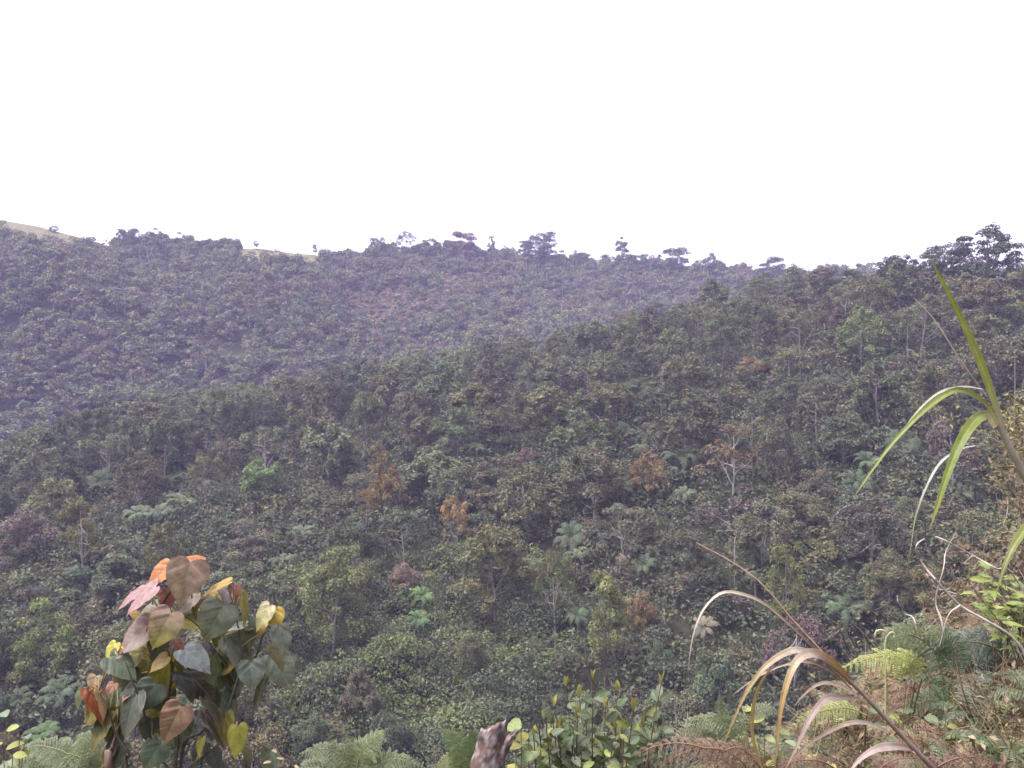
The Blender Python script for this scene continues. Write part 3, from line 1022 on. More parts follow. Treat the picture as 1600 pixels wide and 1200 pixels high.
# small trees and tall bushes of the understorey
for k in range(900):
    u = rng.uniform(-120, 1720)
    th = math.atan((u - 800) / F)
    rc = float(near_crest(th)[0])
    r = math.sqrt(41 ** 2 + rng.uniform() * ((rc + 10) ** 2 - 41 ** 2))
    if 380 < u < 900 and 50 < r < 80 and rng.uniform() < .5:
        continue
    x, y = r * math.sin(th), r * math.cos(th)
    z = float(H(x, y))
    h, w = rng.uniform(2.6, 5.0), rng.uniform(2.6, 4.6)
    fine = r < 88
    c = PAL[["deep green", "grey-green", "olive", "brownish", "blue-green", "mauve-grey"][rng.choice(6, p=[.26, .28, .16, .12, .1, .08])]] * rng.uniform(.8, 1.1)
    for _ in range(8):
        a, qq = rng.uniform(0, 6.28), math.sqrt(rng.uniform(0, 1))
        n = 80 if fine else 34
        d = sphere_dirs(n, -.3)
        R = w * rng.uniform(.17, .27)
        pos = np.array([x + math.cos(a) * qq * w * .4, y + math.sin(a) * qq * w * .4, z + h * rng.uniform(.3, 1 - .3 * qq)]) + d * R * rng.uniform(.6, 1.05, (n, 1)) * np.array([1, 1, .75])
        cj = c * rng.uniform(.8, 1.2) * (1 + rng.normal(size=(n, 1)) * .2)
        leaf_quads(mb, pos, d * .5 + UP * .55 + rng.normal(size=(n, 3)) * .42, (.26 if fine else .42) * rng.uniform(.6, 1.4, n), rng.uniform(.4, .75, n), np.clip(cj, .008, 1))
tag(mb.obj("undergrowth", M_LEAF, smooth=False), "dense shrubs and climbing vines covering the floor of the near forest slope", "undergrowth", kind="stuff")

# ---------------------------------------------------------------- far forest (reads as one mass)
mb = MB()
n_far = 0
for k in range(7400):
    u = rng.uniform(-220, 1820)
    th = math.atan((u - 800) / F)
    rc, rf = float(near_crest(th)[0]), float(far_crest(th)[0])
    r = math.sqrt(rng.uniform((rc + 8) ** 2, (rf + 5) ** 2)) if k < 6700 else rf + rng.uniform(-9, 6)
    if r < rc + 30 and rng.uniform() < .4:
        continue
    if bool(grassy(np.array(u), np.array(r + 3), np.array(rf))):
        continue
    x, y = r * math.sin(th), r * math.cos(th)
    z = float(H(x, y))
    uu, v = px(np.array([x, y, z + 5]))
    patch = math.exp(-(((uu - 610) / 85) ** 2 + ((v - 470) / 34) ** 2)) + .8 * math.exp(-(((uu - 730) / 45) ** 2 + ((v - 430) / 18) ** 2))
    q = float(vnoise(x, y, 24, 7)) + rng.normal() * .5
    if patch * rng.uniform(.6, 1.3) > .36:
        h, w, c = rng.uniform(1.5, 3.2), rng.uniform(2.5, 4.5), np.array([.21, .162, .12]) * rng.uniform(.75, 1.15)
    else:
        h, w = rng.uniform(4.0, 8.5), rng.uniform(4.5, 7.5)
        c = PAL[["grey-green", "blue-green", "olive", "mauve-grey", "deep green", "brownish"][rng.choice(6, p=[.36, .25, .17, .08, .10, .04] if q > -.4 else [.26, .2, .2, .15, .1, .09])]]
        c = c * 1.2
        if rng.uniform() < .02:
            c = PAL["yellow-green"] * 1.2
    nc = rng.integers(6, 10)
    if r > rf - 14:                                      # the tall fringe along the crest
        edge = float(np.interp(u, [0, 130, 185, 235, 310, 372, 500, 540, 600], [.45, .45, .6, 1.08, .85, .45, .45, .75, .95]))
        edge *= .84 + .26 * float(vnoise(u, 0.0, 17.0, 5))
        h, w, nc = rng.choice([rng.uniform(3.5, 7.5), rng.uniform(6.5, 11.5)]) * edge, rng.uniform(4.5, 7.0) * (.5 + .5 * edge), 22
    for _ in range(nc):
        a, qq = rng.uniform(0, 6.28), math.sqrt(rng.uniform(0, 1))
        cx, cy = x + math.cos(a) * qq * w * .36, y + math.sin(a) * qq * w * .36
        cz = z + h * ((.9 - .34 * qq * qq - rng.uniform(0, .38)) if r < rf - 14 else rng.uniform(.15, .92 - .25 * qq))
        n = 34
        d = sphere_dirs(n, -.2)
        R = w * rng.uniform(.16, .25)
        pos = np.array([cx, cy, cz]) + d * R * rng.uniform(.6, 1.1, (n, 1)) * np.array([1, 1, .85])
        cj = c * rng.uniform(.78, 1.22) * (1 + rng.normal(size=(n, 1)) * .2)
        leaf_quads(mb, pos, d * .55 + UP * .5 + rng.normal(size=(n, 3)) * .4, rng.uniform(.42, .95, n), rng.uniform(.5, .85, n), np.clip(cj, .01, 1))
    if rng.uniform() < .09 or r > rf - 14:
        b = np.array([x + rng.normal() * .4, y - w * .28, z])
        tube(mb, [b, b + np.array([rng.normal() * .5, -.2, h * .75])], [.14, .06], 4, (.30, .27, .25), mat=1)
    n_far += 1
def far_tuft(x, y, h, w, c, n, sz):
    z = float(H(x, y))
    d = sphere_dirs(n, -.1)
    pos = np.array([x, y, z + h * .45]) + d * rng.uniform(.5, 1.05, (n, 1)) * np.array([w * .5, w * .5, h * .55])
    cj = c * rng.uniform(.8, 1.2) * (1 + rng.normal(size=(n, 1)) * .2)
    leaf_quads(mb, pos, d * .55 + UP * .5 + rng.normal(size=(n, 3)) * .4, sz * rng.uniform(.6, 1.3, n), rng.uniform(.5, .85, n), np.clip(cj, .01, 1))
for k in range(2000):                                     # low bushes along the crest
    u = rng.uniform(-150, 1750)
    th = math.atan((u - 800) / F)
    rf = float(far_crest(th)[0])
    r = rf + rng.uniform(-8, 5)
    if bool(grassy(np.array(u), np.array(r), np.array(rf))):
        continue
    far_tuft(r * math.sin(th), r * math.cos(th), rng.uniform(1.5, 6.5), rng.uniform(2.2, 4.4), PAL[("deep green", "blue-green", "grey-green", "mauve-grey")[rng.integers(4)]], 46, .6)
for k in range(5500):                                    # bushes between the far trees
    u = rng.uniform(-150, 1750)
    th = math.atan((u - 800) / F)
    rc, rf = float(near_crest(th)[0]), float(far_crest(th)[0])
    r = math.sqrt(rng.uniform((rc + 40) ** 2, (rf - 6) ** 2))
    if bool(grassy(np.array(u), np.array(r + 3), np.array(rf))):
        continue
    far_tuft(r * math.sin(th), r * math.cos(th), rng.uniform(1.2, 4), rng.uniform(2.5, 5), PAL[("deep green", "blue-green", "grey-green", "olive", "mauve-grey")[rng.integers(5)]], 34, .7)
for k in range(900):                                     # the brown clearing
    g1 = rng.uniform() < .7
    u, v = (rng.normal(615, 62), rng.normal(472, 24)) if g1 else (rng.normal(715, 40), rng.normal(432, 12))
    d = hit(u, v, 1.0, 200)
    if d:
        far_tuft((u - 800) / F * d, d, rng.uniform(.8, 2.2), rng.uniform(1.5, 3.4), np.array([.21, .165, .122]) if rng.uniform() < .8 else PAL["olive"] * 1.2, 34, .5)
print("far trees", n_far)
tag(mb.obj("far_forest", [M_LEAF, M_BARK], smooth=False), "hazy forest covering the far ridge behind the near slope", "forest", kind="stuff")

# ---------------------------------------------------------------- close plants
def ground_base(u, v, d):
    p = P(u, v, d)
    return np.array([p[0], d, float(H(p[0], d))])

HALF = spline([(0, -.03), (.13, -.14), (.30, -.15), (.43, -.04), (.48, .14), (.455, .33), (.375, .53), (.255, .71), (.12, .87), (.035, .95), (0, 1.03)], 22)

def heart_leaf(A, B, wpx, d, c0, c1, droop=.16, sgn=None, curl=.15):
    """heart-shaped blade hung at A with its tip at B; shown wpx wide, the rest turned away"""
    mb = MB()
    ax = B - A
    L = np.linalg.norm(ax)
    Y = ax / L
    view = nrm(-(A + B) * .5)
    N = view - (view @ Y) * Y
    N = nrm(N)
    X = np.cross(Y, N)
    W = L * .88
    shown = min(1.0, wpx / F * d / W)
    wx = 1.0
    if shown > .98 and wpx / F * d > W:
        wx = min(1.35, wpx / F * d / W)
    phi = math.acos(max(.12, shown))
    if sgn is None:
        sgn = 1 if X[2] > 0 else -1
    N2 = math.cos(phi) * N + sgn * math.sin(phi) * X
    X2 = np.cross(Y, N2)
    out = np.vstack([HALF, (HALF * np.array([-1, 1]))[::-1][1:-1]])
    m = len(out)
    rings = np.array([.12, .28, .46, .64, .8, .92, 1.0])
    pts = [np.zeros((1, 2))] + [out * s for s in rings]
    q = np.vstack(pts)
    x, y = q[:, 0] * .92 * wx, q[:, 1]
    ph = rng.uniform(0, 6.28)
    rr = np.hypot(x, y - .3)
    z = -droop * np.maximum(y, 0) ** 2 + .05 + curl * np.abs(x) - .35 * curl * (np.abs(x) * 2) ** 3 + .022 * np.sin(11 * y + ph + 3 * np.sign(x)) * (np.abs(x) * 2) + .012 * np.sin(23 * (y - .75 * np.abs(x)) + ph)
    V = A + (X2 * x[:, None] + Y * y[:, None] + N2 * z[:, None]) * L
    t = np.clip((y + .1) / 1.0 + .15 * np.sin(5 * x + ph), 0, 1)[:, None]
    col = c0 * (1 - t) + c1 * t  # stalk-to-tip tones; on some leaves they paint in light shining through
    edge = np.clip((np.concatenate([[0], np.repeat(rings, m)]) - .86) / .14, 0, 1)[:, None]
    col = col * (1 - edge * .25) + np.array([.20, .10, .05]) * edge * .25
    uv = np.stack([x, y], 1)
    tri = [(0, 1 + k, 1 + (k + 1) % m) for k in range(m)]
    mb.add(V, tri, col, uv)
    quads = []
    for r_ in range(len(rings) - 1):
        a0, b0 = 1 + r_ * m, 1 + (r_ + 1) * m
        for k in range(m):
            k2 = (k + 1) % m
            quads.append((a0 + k, b0 + k, b0 + k2, a0 + k2))
    mb.F.append(np.array(quads))
    mb.M.append(np.zeros(len(quads), np.int32))
    return mb

KF = 0.70       # photograph tone -> base colour of the close plants
def tone(r, g, b, k=1.0):
    c = lin(r, g, b, KF * k)
    return c * .82 + c.mean() * .18

# --- heart-leaved shrub
HD = 2.8
hb = ground_base(270, 1300, HD)
heart = empty("heart_leaf_plant", hb, "tall shrub with large heart-shaped green, pink and orange leaves", "shrub")
KF = 0.74
def hp(cx, cy, d=HD):
    return P(120 + cx * .28333, 860 + cy * .28333, d)
STEMS = [
    ([(540, 1500), (545, 1250), (560, 1060), (505, 850), (525, 640), (478, 500), (460, 330), (600, 110)], .011, 0),
    ([(560, 1500), (570, 1200), (690, 1000), (840, 860), (885, 740), (985, 590), (1045, 400), (1085, 330)], .009, .06),
    ([(885, 740), (800, 600), (720, 490), (640, 330), (640, 90)], .006, .02),
    ([(840, 860), (905, 640), (900, 480), (840, 200)], .006, -.03),
    ([(520, 1500), (290, 1260), (290, 1130), (215, 1010), (170, 850), (120, 770)], .007, -.08),
    ([(545, 1250), (430, 1100), (380, 920), (300, 700), (250, 560)], .006, -.05),
    ([(505, 850), (420, 640), (390, 440), (430, 230)], .005, .05),
    ([(545, 1250), (700, 1130), (830, 1030), (880, 960)], .005, -.1),
]
stem_pts = []
for k, (pts, r0, dd) in enumerate(STEMS):
    Q3 = []
    for i, (a, b) in enumerate(pts):
        Q3.append(hp(a, b, HD + dd * min(1, i / 3) + rng.normal() * .02))
    if k in (0, 1, 4):
        Q3[0] = hb + np.array([rng.normal() * .03, rng.normal() * .03, -.05])
    Q = spline(Q3, 34)
    mb = MB()
    tube(mb, Q, np.linspace(r0 * .72, r0 * .3, 34), 7, tone(84, 74, 58), rough=.05)
    mb.obj("stem", M_STEM, heart, loc=hb)
    stem_pts.append(Q)
mb = MB()
tube(mb, spline([hb + np.array([-.12, .05, -.05]), hp(185, 1240, 2.75), hp(195, 1100, 2.75), hp(215, 1010, 2.76)], 12), np.linspace(.020, .003, 12), 8, tone(112, 88, 70), rough=.05)
mb.obj("stem", M_STEM, heart, loc=hb)
stem_all = np.vstack([q[8:] for q in stem_pts])
GG, DG, OL, YG = (98, 116, 96), (84, 98, 80), (112, 108, 42), (158, 156, 44)
LEAVES = [   # attach, tip, shown width (close-up pixels), tone at stalk, tone at tip, depth offset, label
    ((625, 72), (560, 295), 218, (158, 132, 120), (150, 136, 112), -.10, "broad pinkish-grey leaf at the very top"),
    ((510, 92), (378, 205), 96, (178, 112, 40), (168, 100, 34), .02, "glowing orange leaf at the top"),
    ((690, 62), (566, 42), 46, (160, 96, 44), (164, 108, 50), .0, "small orange leaf edge at the top"),
    ((360, 228), (215, 322), 46, (150, 112, 114), (144, 106, 110), .0, "narrow pink leaf"),
    ((436, 212), (258, 348), 78, (152, 118, 114), (148, 114, 112), -.05, "long pink leaf"),
    ((505, 222), (492, 350), 98, (166, 104, 106), (150, 96, 96), .03, "rosy red young leaf"),
    ((650, 250), (528, 362), 96, (140, 128, 116), (132, 126, 106), .04, None),
    ((470, 318), (316, 385), 100, (104, 108, 88), (120, 104, 70), .06, None),
    ((405, 415), (222, 565), 140, (136, 112, 98), (130, 122, 116), .0, None),
    ((520, 350), (408, 550), 172, (158, 132, 118), (128, 130, 38), -.12, "leaf shading from pink to yellow-green"),  # yellow-green tip tone paints light showing through the blade
    ((548, 372), (678, 425), 112, (124, 128, 34), (120, 118, 24), .02, None),
    ((805, 310), (698, 508), 200, (106, 112, 100), (96, 112, 88), -.08, "broad smooth grey-green leaf"),
    ((840, 182), (688, 240), 40, (156, 132, 36), (142, 122, 30), .0, None),
    ((866, 202), (880, 305), 70, (170, 98, 92), (150, 92, 84), .02, None),
    ((902, 245), (938, 430), 46, (134, 126, 52), (124, 122, 44), -.02, None),
    ((800, 222), (838, 315), 44, (152, 136, 142), (142, 132, 132), .05, None),
    ((1066, 315), (980, 445), 90, (158, 156, 112), (148, 146, 84), -.02, None),
    ((1095, 332), (1098, 442), 100, (176, 154, 30), (166, 144, 26), .0, "clear yellow leaf"),
    ((1112, 432), (1148, 600), 108, (110, 120, 108), (104, 116, 100), -.05, None),
    ((1066, 540), (1152, 675), 64, (108, 96, 42), (100, 92, 30), .03, None),
    ((1034, 388), (1000, 486), 62, (168, 152, 40), (160, 146, 30), .04, None),
    ((925, 418), (776, 446), 40, (132, 142, 126), (120, 130, 110), -.02, None),
    ((955, 436), (815, 452), 34, (126, 104, 52), (118, 100, 44), .02, None),
    ((824, 506), (892, 654), 66, (102, 112, 104), (96, 108, 98), -.06, None),
    ((596, 560), (742, 668), 130, (112, 122, 122), (100, 114, 112), -.07, None),
    ((962, 620), (968, 776), 152, (98, 114, 100), (92, 110, 94), -.06, None),
    ((842, 585), (862, 755), 116, (114, 98, 52), (104, 92, 44), .05, None),
    ((218, 518), (156, 612), 62, (170, 166, 34), (160, 160, 26), .0, "small bright yellow leaf at the edge"),
    ((230, 558), (184, 634), 56, (160, 154, 34), (150, 146, 28), .02, None),
    ((345, 572), (236, 694), 78, (112, 110, 36), (104, 104, 28), .02, None),
    ((496, 592), (398, 668), 70, (146, 120, 54), (130, 116, 44), -.03, None),
    ((556, 572), (572, 704), 54, (120, 122, 40), (112, 116, 34), .02, None),
    ((610, 680), (768, 836), 180, (66, 60, 54), (60, 58, 50), .08, None),  # a green leaf in shadow; the shade is put into its dark tone
    ((564, 690), (656, 840), 90, (74, 82, 76), (66, 76, 68), .0, None),
    ((432, 742), (318, 900), 170, (88, 104, 88), (84, 98, 82), -.04, None),
    ((345, 790), (236, 1052), 130, (86, 96, 86), (82, 94, 82), -.06, None),
    ((378, 716), (316, 836), 116, (84, 96, 82), (80, 92, 76), .03, None),
    ((106, 696), (78, 774), 84, (172, 152, 118), (164, 144, 108), .02, None),
    ((62, 785), (160, 955), 96, (160, 90, 52), (138, 64, 38), -.06, "orange-red folded leaf low at the side"),
    ((118, 785), (160, 935), 54, (176, 152, 116), (166, 136, 104), -.08, None),
    ((205, 738), (162, 806), 56, (166, 114, 88), (160, 106, 80), -.02, None),
    ((190, 900), (60, 1110), 100, (98, 102, 48), (92, 94, 40), .0, None),
    ((205, 890), (182, 1095), 142, (86, 104, 58), (80, 100, 48), .05, None),
    ((225, 770), (200, 920), 110, (80, 102, 70), (78, 98, 64), .10, None),
    ((575, 868), (470, 1066), 165, (128, 98, 76), (116, 92, 62), -.12, "brown ageing leaf in the middle"),
    ((410, 935), (376, 1048), 118, (80, 86, 82), (76, 84, 74), .02, None),
    ((880, 978), (882, 1152), 104, (164, 166, 48), (154, 160, 46), -.12, "yellow-green leaf low at the side"),
    ((700, 836), (816, 978), 46, (98, 94, 82), (92, 88, 76), -.05, None),
    ((700, 912), (836, 1096), 74, (112, 100, 98), (104, 96, 92), -.04, None),
    ((694, 1040), (668, 1146), 44, (130, 128, 34), (120, 120, 28), -.02, None),
    ((452, 1078), (366, 1215), 150, (88, 108, 84), (84, 104, 78), -.08, None),
    ((918, 1085), (966, 1196), 48, (110, 108, 44), (100, 102, 38), .0, None),
    ((318, 755), (240, 834), 46, (172, 128, 112), (164, 120, 104), -.03, None),
    ((700, 1070), (640, 1200), 100, (70, 80, 68), (66, 76, 62), .04, None),
    ((740, 1110), (786, 1220), 96, (76, 86, 76), (72, 82, 70), .02, None),
    ((1046, 712), (962, 890), 58, (78, 88, 64), (72, 84, 58), .04, None),
    ((34, 770), (-6, 880), 46, (84, 96, 60), (78, 92, 52), .02, None),
    ((205, 1080), (125, 1200), 66, (112, 92, 44), (104, 88, 40), .0, None),
    ((545, 500), (585, 560), 66, (150, 96, 76), (140, 88, 70), .03, None),
    ((310, 345), (345, 400), 50, (160, 130, 46), (150, 120, 40), .07, None),
    ((670, 255), (648, 375), 46, (168, 138, 44), (158, 132, 36), .06, None),
    ((735, 240), (800, 310), 56, (150, 134, 50), (140, 128, 44), .05, None),
]
n_leaf = 0
def put_leaf(A, B, w, d, c0, c1, lab=None, **kw):
    global n_leaf
    mb = heart_leaf(A, B, w, d, c0, c1, **kw)
    # stalk from the nearest stem below
    dist = np.linalg.norm(stem_all - (A + np.array([0, 0, -.05])), axis=1)
    S = stem_all[int(np.argmin(dist))]
    mid = A * .5 + S * .5 + np.array([0, .01, .012])
    st = MB()
    tube(mb, spline([S, mid, A], 8), np.linspace(.0028, .0018, 8), 5, tone(126, 112, 60))
    mb.U[-1][:] = (.5, .02)
    o = mb.obj("leaf", M_BIG, heart, loc=hb)
    if lab:
        o["label"] = lab
    n_leaf += 1
for a, b, w, c0, c1, dz, lab in LEAVES:
    A = hp(a[0], a[1], HD + dz)
    B = hp(b[0], b[1], HD + dz - .03)
    put_leaf(A, B, w * .28333, HD, tone(*c0), tone(*c1), lab)
for k in range(260):                                     # shaded leaves inside the plant
    S = stem_all[rng.integers(len(stem_all))]
    A = S + np.array([rng.normal() * .055, rng.uniform(.03, .18), rng.normal() * .06 + .01])
    u_, v_ = px(A)
    if not (150 < u_ < 430 and 960 < v_ < 1240) or n_leaf >= 100:
        continue
    L = rng.uniform(.10, .15)
    B = A + nrm(np.array([rng.normal() * .7, rng.normal() * .3, -1.0])) * L
    c = [GG, GG, DG, OL, (124, 118, 60), YG][rng.choice(6, p=[.27, .2, .22, .15, .1, .06])]
    put_leaf(A, B, L * F / HD * rng.uniform(.6, .9), HD, tone(*c), tone(*c))
for k in range(5):                                       # pale young shoots at the stem tips
    q = stem_pts[(0, 1, 2, 4, 5)[k]][-1]
    mb = MB()
    n = 9
    leaf_quads(mb, q + rng.normal(size=(n, 3)) * .008, rng.normal(size=(n, 3)), .022, .4, tone(196, 150, 96))
    mb.obj("young_shoot", M_LEAF, heart, loc=hb, smooth=False)
print("heart leaves", n_leaf)

KF = 0.60
# --- blades and simple leaves
def blade(mb, pts, w, col, roll=0.0, fold=.18, n=26, tipw=.04, basew=.5):
    """a long grass blade along pts (u, v, d); w in photograph pixels"""
    Q = spline([P(*p) for p in pts], n)
    T = nrm(np.gradient(Q, axis=0))
    V_ = nrm(-Q)
    S = nrm(np.cross(T, V_))
    rl = np.linspace(roll if np.isscalar(roll) else roll[0], roll if np.isscalar(roll) else roll[1], n)[:, None]
    S2 = S * np.cos(rl) + np.cross(T, S) * np.sin(rl)
    N2 = np.cross(S2, T)
    s = np.linspace(0, 1, n)
    prof = np.minimum(1, basew + (1 - basew) * s / .3) * np.clip((1 - s) / .62, 0, 1) ** .8
    prof = np.maximum(prof, tipw)
    hw = (w * .5 / F * Q[:, 1] * prof)[:, None]
    V = np.stack([Q - S2 * hw, Q - S2 * hw * .5 - N2 * hw * fold * .7, Q - N2 * hw * fold * 1.6, Q + S2 * hw * .5 - N2 * hw * fold * .7, Q + S2 * hw], 1)
    i = np.arange(n - 1)[:, None] * 5
    j = np.arange(4)[None, :]
    Fs = np.stack([i + j, i + j + 1, i + 5 + j + 1, i + 5 + j], -1).reshape(-1, 4)
    x = np.tile(np.array([-.5, -.25, 0, .25, .5]), n)
    c = np.asarray(col, float)
    if c.ndim == 2:                                      # tones along the blade
        c = np.stack([np.interp(s, np.linspace(0, 1, len(c)), c[:, k]) for k in range(3)], 1)
        c = np.repeat(c, 5, axis=0)
    st = 1 + .10 * np.sin(x * 40 + 1)[:, None]
    mb.add(V.reshape(-1, 3), Fs, c * st, np.stack([x, np.repeat(s, 5)], 1))

def small_leaf(mb, A, Y, N, L, W, col, fold=.12, droop=.2, shape=(.2, .7, .95, 1.0, .92, .66, .06)):
    Y = nrm(Y)
    N = nrm(N - (N @ Y) * Y)
    X = np.cross(Y, N)
    n = len(shape)
    s = np.linspace(0, 1, n)
    hw = np.array(shape) * W * .5
    ctr = A + Y * (s * L)[:, None] - N * (droop * L * s ** 2)[:, None]
    V = np.stack([ctr - X * hw[:, None] + N * (hw * fold * 2)[:, None], ctr, ctr + X * hw[:, None] + N * (hw * fold * 2)[:, None]], 1)
    i = np.arange(n - 1)[:, None] * 3
    j = np.arange(2)[None, :]
    Fs = np.stack([i + j, i + j + 1, i + 4 + j, i + 3 + j], -1).reshape(-1, 4)
    x = np.stack([-hw / L, 0 * hw, hw / L], 1)
    mb.add(V.reshape(-1, 3), Fs, col, np.stack([x.ravel(), np.repeat(s, 3)], 1))

# --- green cane at the side
GC = [tone(150, 158, 84), tone(132, 150, 52), tone(128, 146, 44)]
cb = ground_base(1720, 1200, 2.2)
cane = empty("green_cane", cb, "tall green cane grass with a purplish stem, one upright and several drooping blades", "cane grass")
mb = MB()
tube(mb, spline([cb - UP * .05, P(1690, 1000, 2.15), P(1640, 830, 2.1), P(1600, 742, 2.1), P(1572, 688, 2.1), P(1552, 640, 2.1)], 24), np.linspace(.013, .0075, 24), 10,
     np.linspace(0, 1, 24)[:, None] * (tone(150, 150, 110) - tone(140, 116, 126)) + tone(140, 116, 126), rough=.02)
mb.obj("stem", M_STEM, cane, loc=cb)
for pts, w, col, roll, fold in (
    ([(1568, 668, 2.1), (1552, 622, 2.09), (1528, 555, 2.07), (1498, 490, 2.05), (1470, 435, 2.03), (1452, 400, 2.02)], 21, [tone(176, 178, 140), tone(150, 166, 70), tone(140, 158, 60), tone(140, 158, 66)], .35, .2),
    ([(1560, 652, 2.1), (1530, 622, 2.06), (1494, 609, 2.0), (1450, 636, 1.96), (1400, 686, 1.93), (1362, 736, 1.92), (1332, 780, 1.92)], 18, [tone(136, 140, 74), tone(124, 140, 50), tone(120, 138, 46), tone(150, 150, 70)], .5, .25),
    ([(1536, 608, 2.08), (1506, 604, 2.05), (1470, 612, 2.02), (1436, 640, 2.0), (1404, 682, 1.98), (1376, 714, 1.97), (1350, 728, 1.97)], 11, [tone(186, 184, 170), tone(170, 172, 150), tone(130, 142, 90), tone(134, 142, 60)], 1.0, .2),
    ([(1556, 668, 2.1), (1545, 648, 2.07), (1524, 656, 2.03), (1500, 692, 2.0), (1480, 742, 1.98), (1464, 792, 1.97), (1452, 828, 1.97)], 30, [tone(196, 190, 180), tone(140, 156, 64), tone(122, 146, 36), tone(128, 148, 40), tone(160, 146, 60)], .2, .22),
    ([(1524, 696, 2.06), (1500, 702, 2.03), (1470, 722, 2.0), (1446, 764, 1.98), (1430, 810, 1.97), (1424, 850, 1.97), (1418, 888, 1.97)], 9, [tone(200, 200, 190), tone(184, 188, 176), tone(140, 148, 110), tone(132, 136, 80)], .8, .2),
    ([(1648, 800, 2.1), (1614, 814, 2.04), (1588, 846, 2.0), (1570, 884, 1.98), (1556, 930, 1.97)], 24, [tone(130, 140, 60), tone(126, 138, 50), tone(120, 130, 46)], .4, .22),
):
    mb = MB()
    blade(mb, pts, w * .58, col, roll, fold)
    mb.obj("leaf", M_BLADE, cane, loc=cb)
mb = MB()
tube(mb, spline([P(1540, 618, 2.1), P(1500, 562, 2.1), P(1460, 500, 2.12), P(1428, 466, 2.14)], 14), np.linspace(.0022, .001, 14), 5, tone(176, 152, 128))
mb.obj("seed_stalk", M_STEM, cane, loc=cb)

# --- dry cane arching over the bank
db = ground_base(1730, 1500, 2.2)
dcane = empty("dry_cane", db, "dry brown cane grass arching over the bank with curling straw blades", "cane grass")
mb = MB()
DRY = tone(116, 90, 74)
tube(mb, spline([db - UP * .05, P(1560, 1320, 2.08), P(1468, 1212, 2.0), P(1400, 1140, 2.0), P(1340, 1076, 2.0), P(1290, 1030, 2.0), P(1240, 982, 2.0), P(1196, 946, 2.0)], 30), np.linspace(.0085, .0026, 30), 8,
     np.array([DRY] * 10 + [tone(130, 108, 96)] * 10 + [tone(120, 84, 50)] * 10), rough=.03)
mb.obj("stem", M_STEM, dcane, loc=db)
DB = [tone(196, 176, 160), tone(170, 146, 126), tone(160, 132, 108), tone(150, 120, 92)]
for pts, w, col, roll in (
    ([(1290, 1030, 2.0), (1240, 982, 1.99), (1196, 944, 1.98), (1160, 928, 1.97), (1128, 926, 1.96), (1102, 948, 1.95), (1086, 982, 1.94), (1078, 1020, 1.94), (1075, 1058, 1.94)], 10, [tone(130, 100, 70), tone(180, 160, 130), tone(206, 190, 168), tone(196, 180, 160), tone(150, 136, 120)], .5),
    ([(1330, 1064, 2.0), (1300, 1034, 1.97), (1270, 1020, 1.93), (1244, 1034, 1.9), (1226, 1080, 1.88), (1216, 1140, 1.87), (1210, 1215, 1.87)], 26, [tone(150, 98, 30), tone(170, 120, 60), tone(200, 176, 160), tone(188, 164, 120), tone(186, 146, 50), tone(176, 132, 36), tone(160, 120, 30)], .25),
    ([(1300, 1036, 2.0), (1268, 1020, 1.97), (1238, 1016, 1.94), (1202, 1036, 1.91), (1172, 1072, 1.9), (1148, 1120, 1.89), (1126, 1176, 1.89)], 20, [tone(190, 172, 156), tone(206, 192, 180), tone(186, 164, 130), tone(164, 140, 60), tone(154, 128, 44), tone(146, 122, 40)], .45),
    ([(1340, 1086, 2.0), (1310, 1070, 1.97), (1282, 1068, 1.95), (1258, 1084, 1.93), (1240, 1104, 1.92)], 13, DB, .6),
    ([(1336, 1088, 2.0), (1312, 1090, 1.96), (1290, 1092, 1.93), (1266, 1122, 1.9), (1246, 1164, 1.89), (1226, 1205, 1.89)], 22, [tone(130, 96, 74), tone(176, 150, 138), tone(186, 160, 148), tone(160, 134, 110)], .4),
    ([(1388, 1144, 2.0), (1356, 1130, 1.96), (1326, 1130, 1.93), (1290, 1146, 1.91), (1258, 1168, 1.9), (1230, 1194, 1.9)], 15, DB, .55),
    ([(1428, 1170, 2.0), (1398, 1166, 1.96), (1370, 1170, 1.92), (1342, 1188, 1.9), (1318, 1220, 1.89)], 24, [tone(150, 112, 92), tone(196, 172, 164), tone(186, 160, 150), tone(170, 140, 126)], .35),
    ([(1196, 1215, 2.0), (1176, 1150, 1.99), (1180, 1090, 1.98), (1200, 1050, 1.97), (1230, 1036, 1.96)], 12, [tone(176, 150, 50), tone(180, 154, 60), tone(170, 140, 70), tone(190, 170, 140)], .5),
    ([(1330, 1076, 2.0), (1300, 1050, 2.0), (1262, 1034, 2.0), (1222, 1040, 2.0), (1180, 1060, 2.0), (1140, 1090, 2.0)], 8, [tone(130, 90, 50), tone(150, 110, 60), tone(190, 170, 150), tone(180, 150, 110)], .5),
):
    mb = MB()
    blade(mb, pts, w * .55, np.array([q * .72 + q.mean() * .30 * np.array([1.02, .98, .84]) for q in col]), roll, .2)
    mb.obj("leaf", M_BLADE, dcane, loc=db)
mb = MB()
tube(mb, spline([P(1292, 1026, 2.0), P(1240, 970, 2.03), P(1190, 912, 2.06), P(1140, 876, 2.1), P(1088, 848, 2.14)], 18), np.linspace(.0026, .0012, 18), 5, tone(168, 132, 104))
mb.obj("seed_stalk", M_STEM, dcane, loc=db)

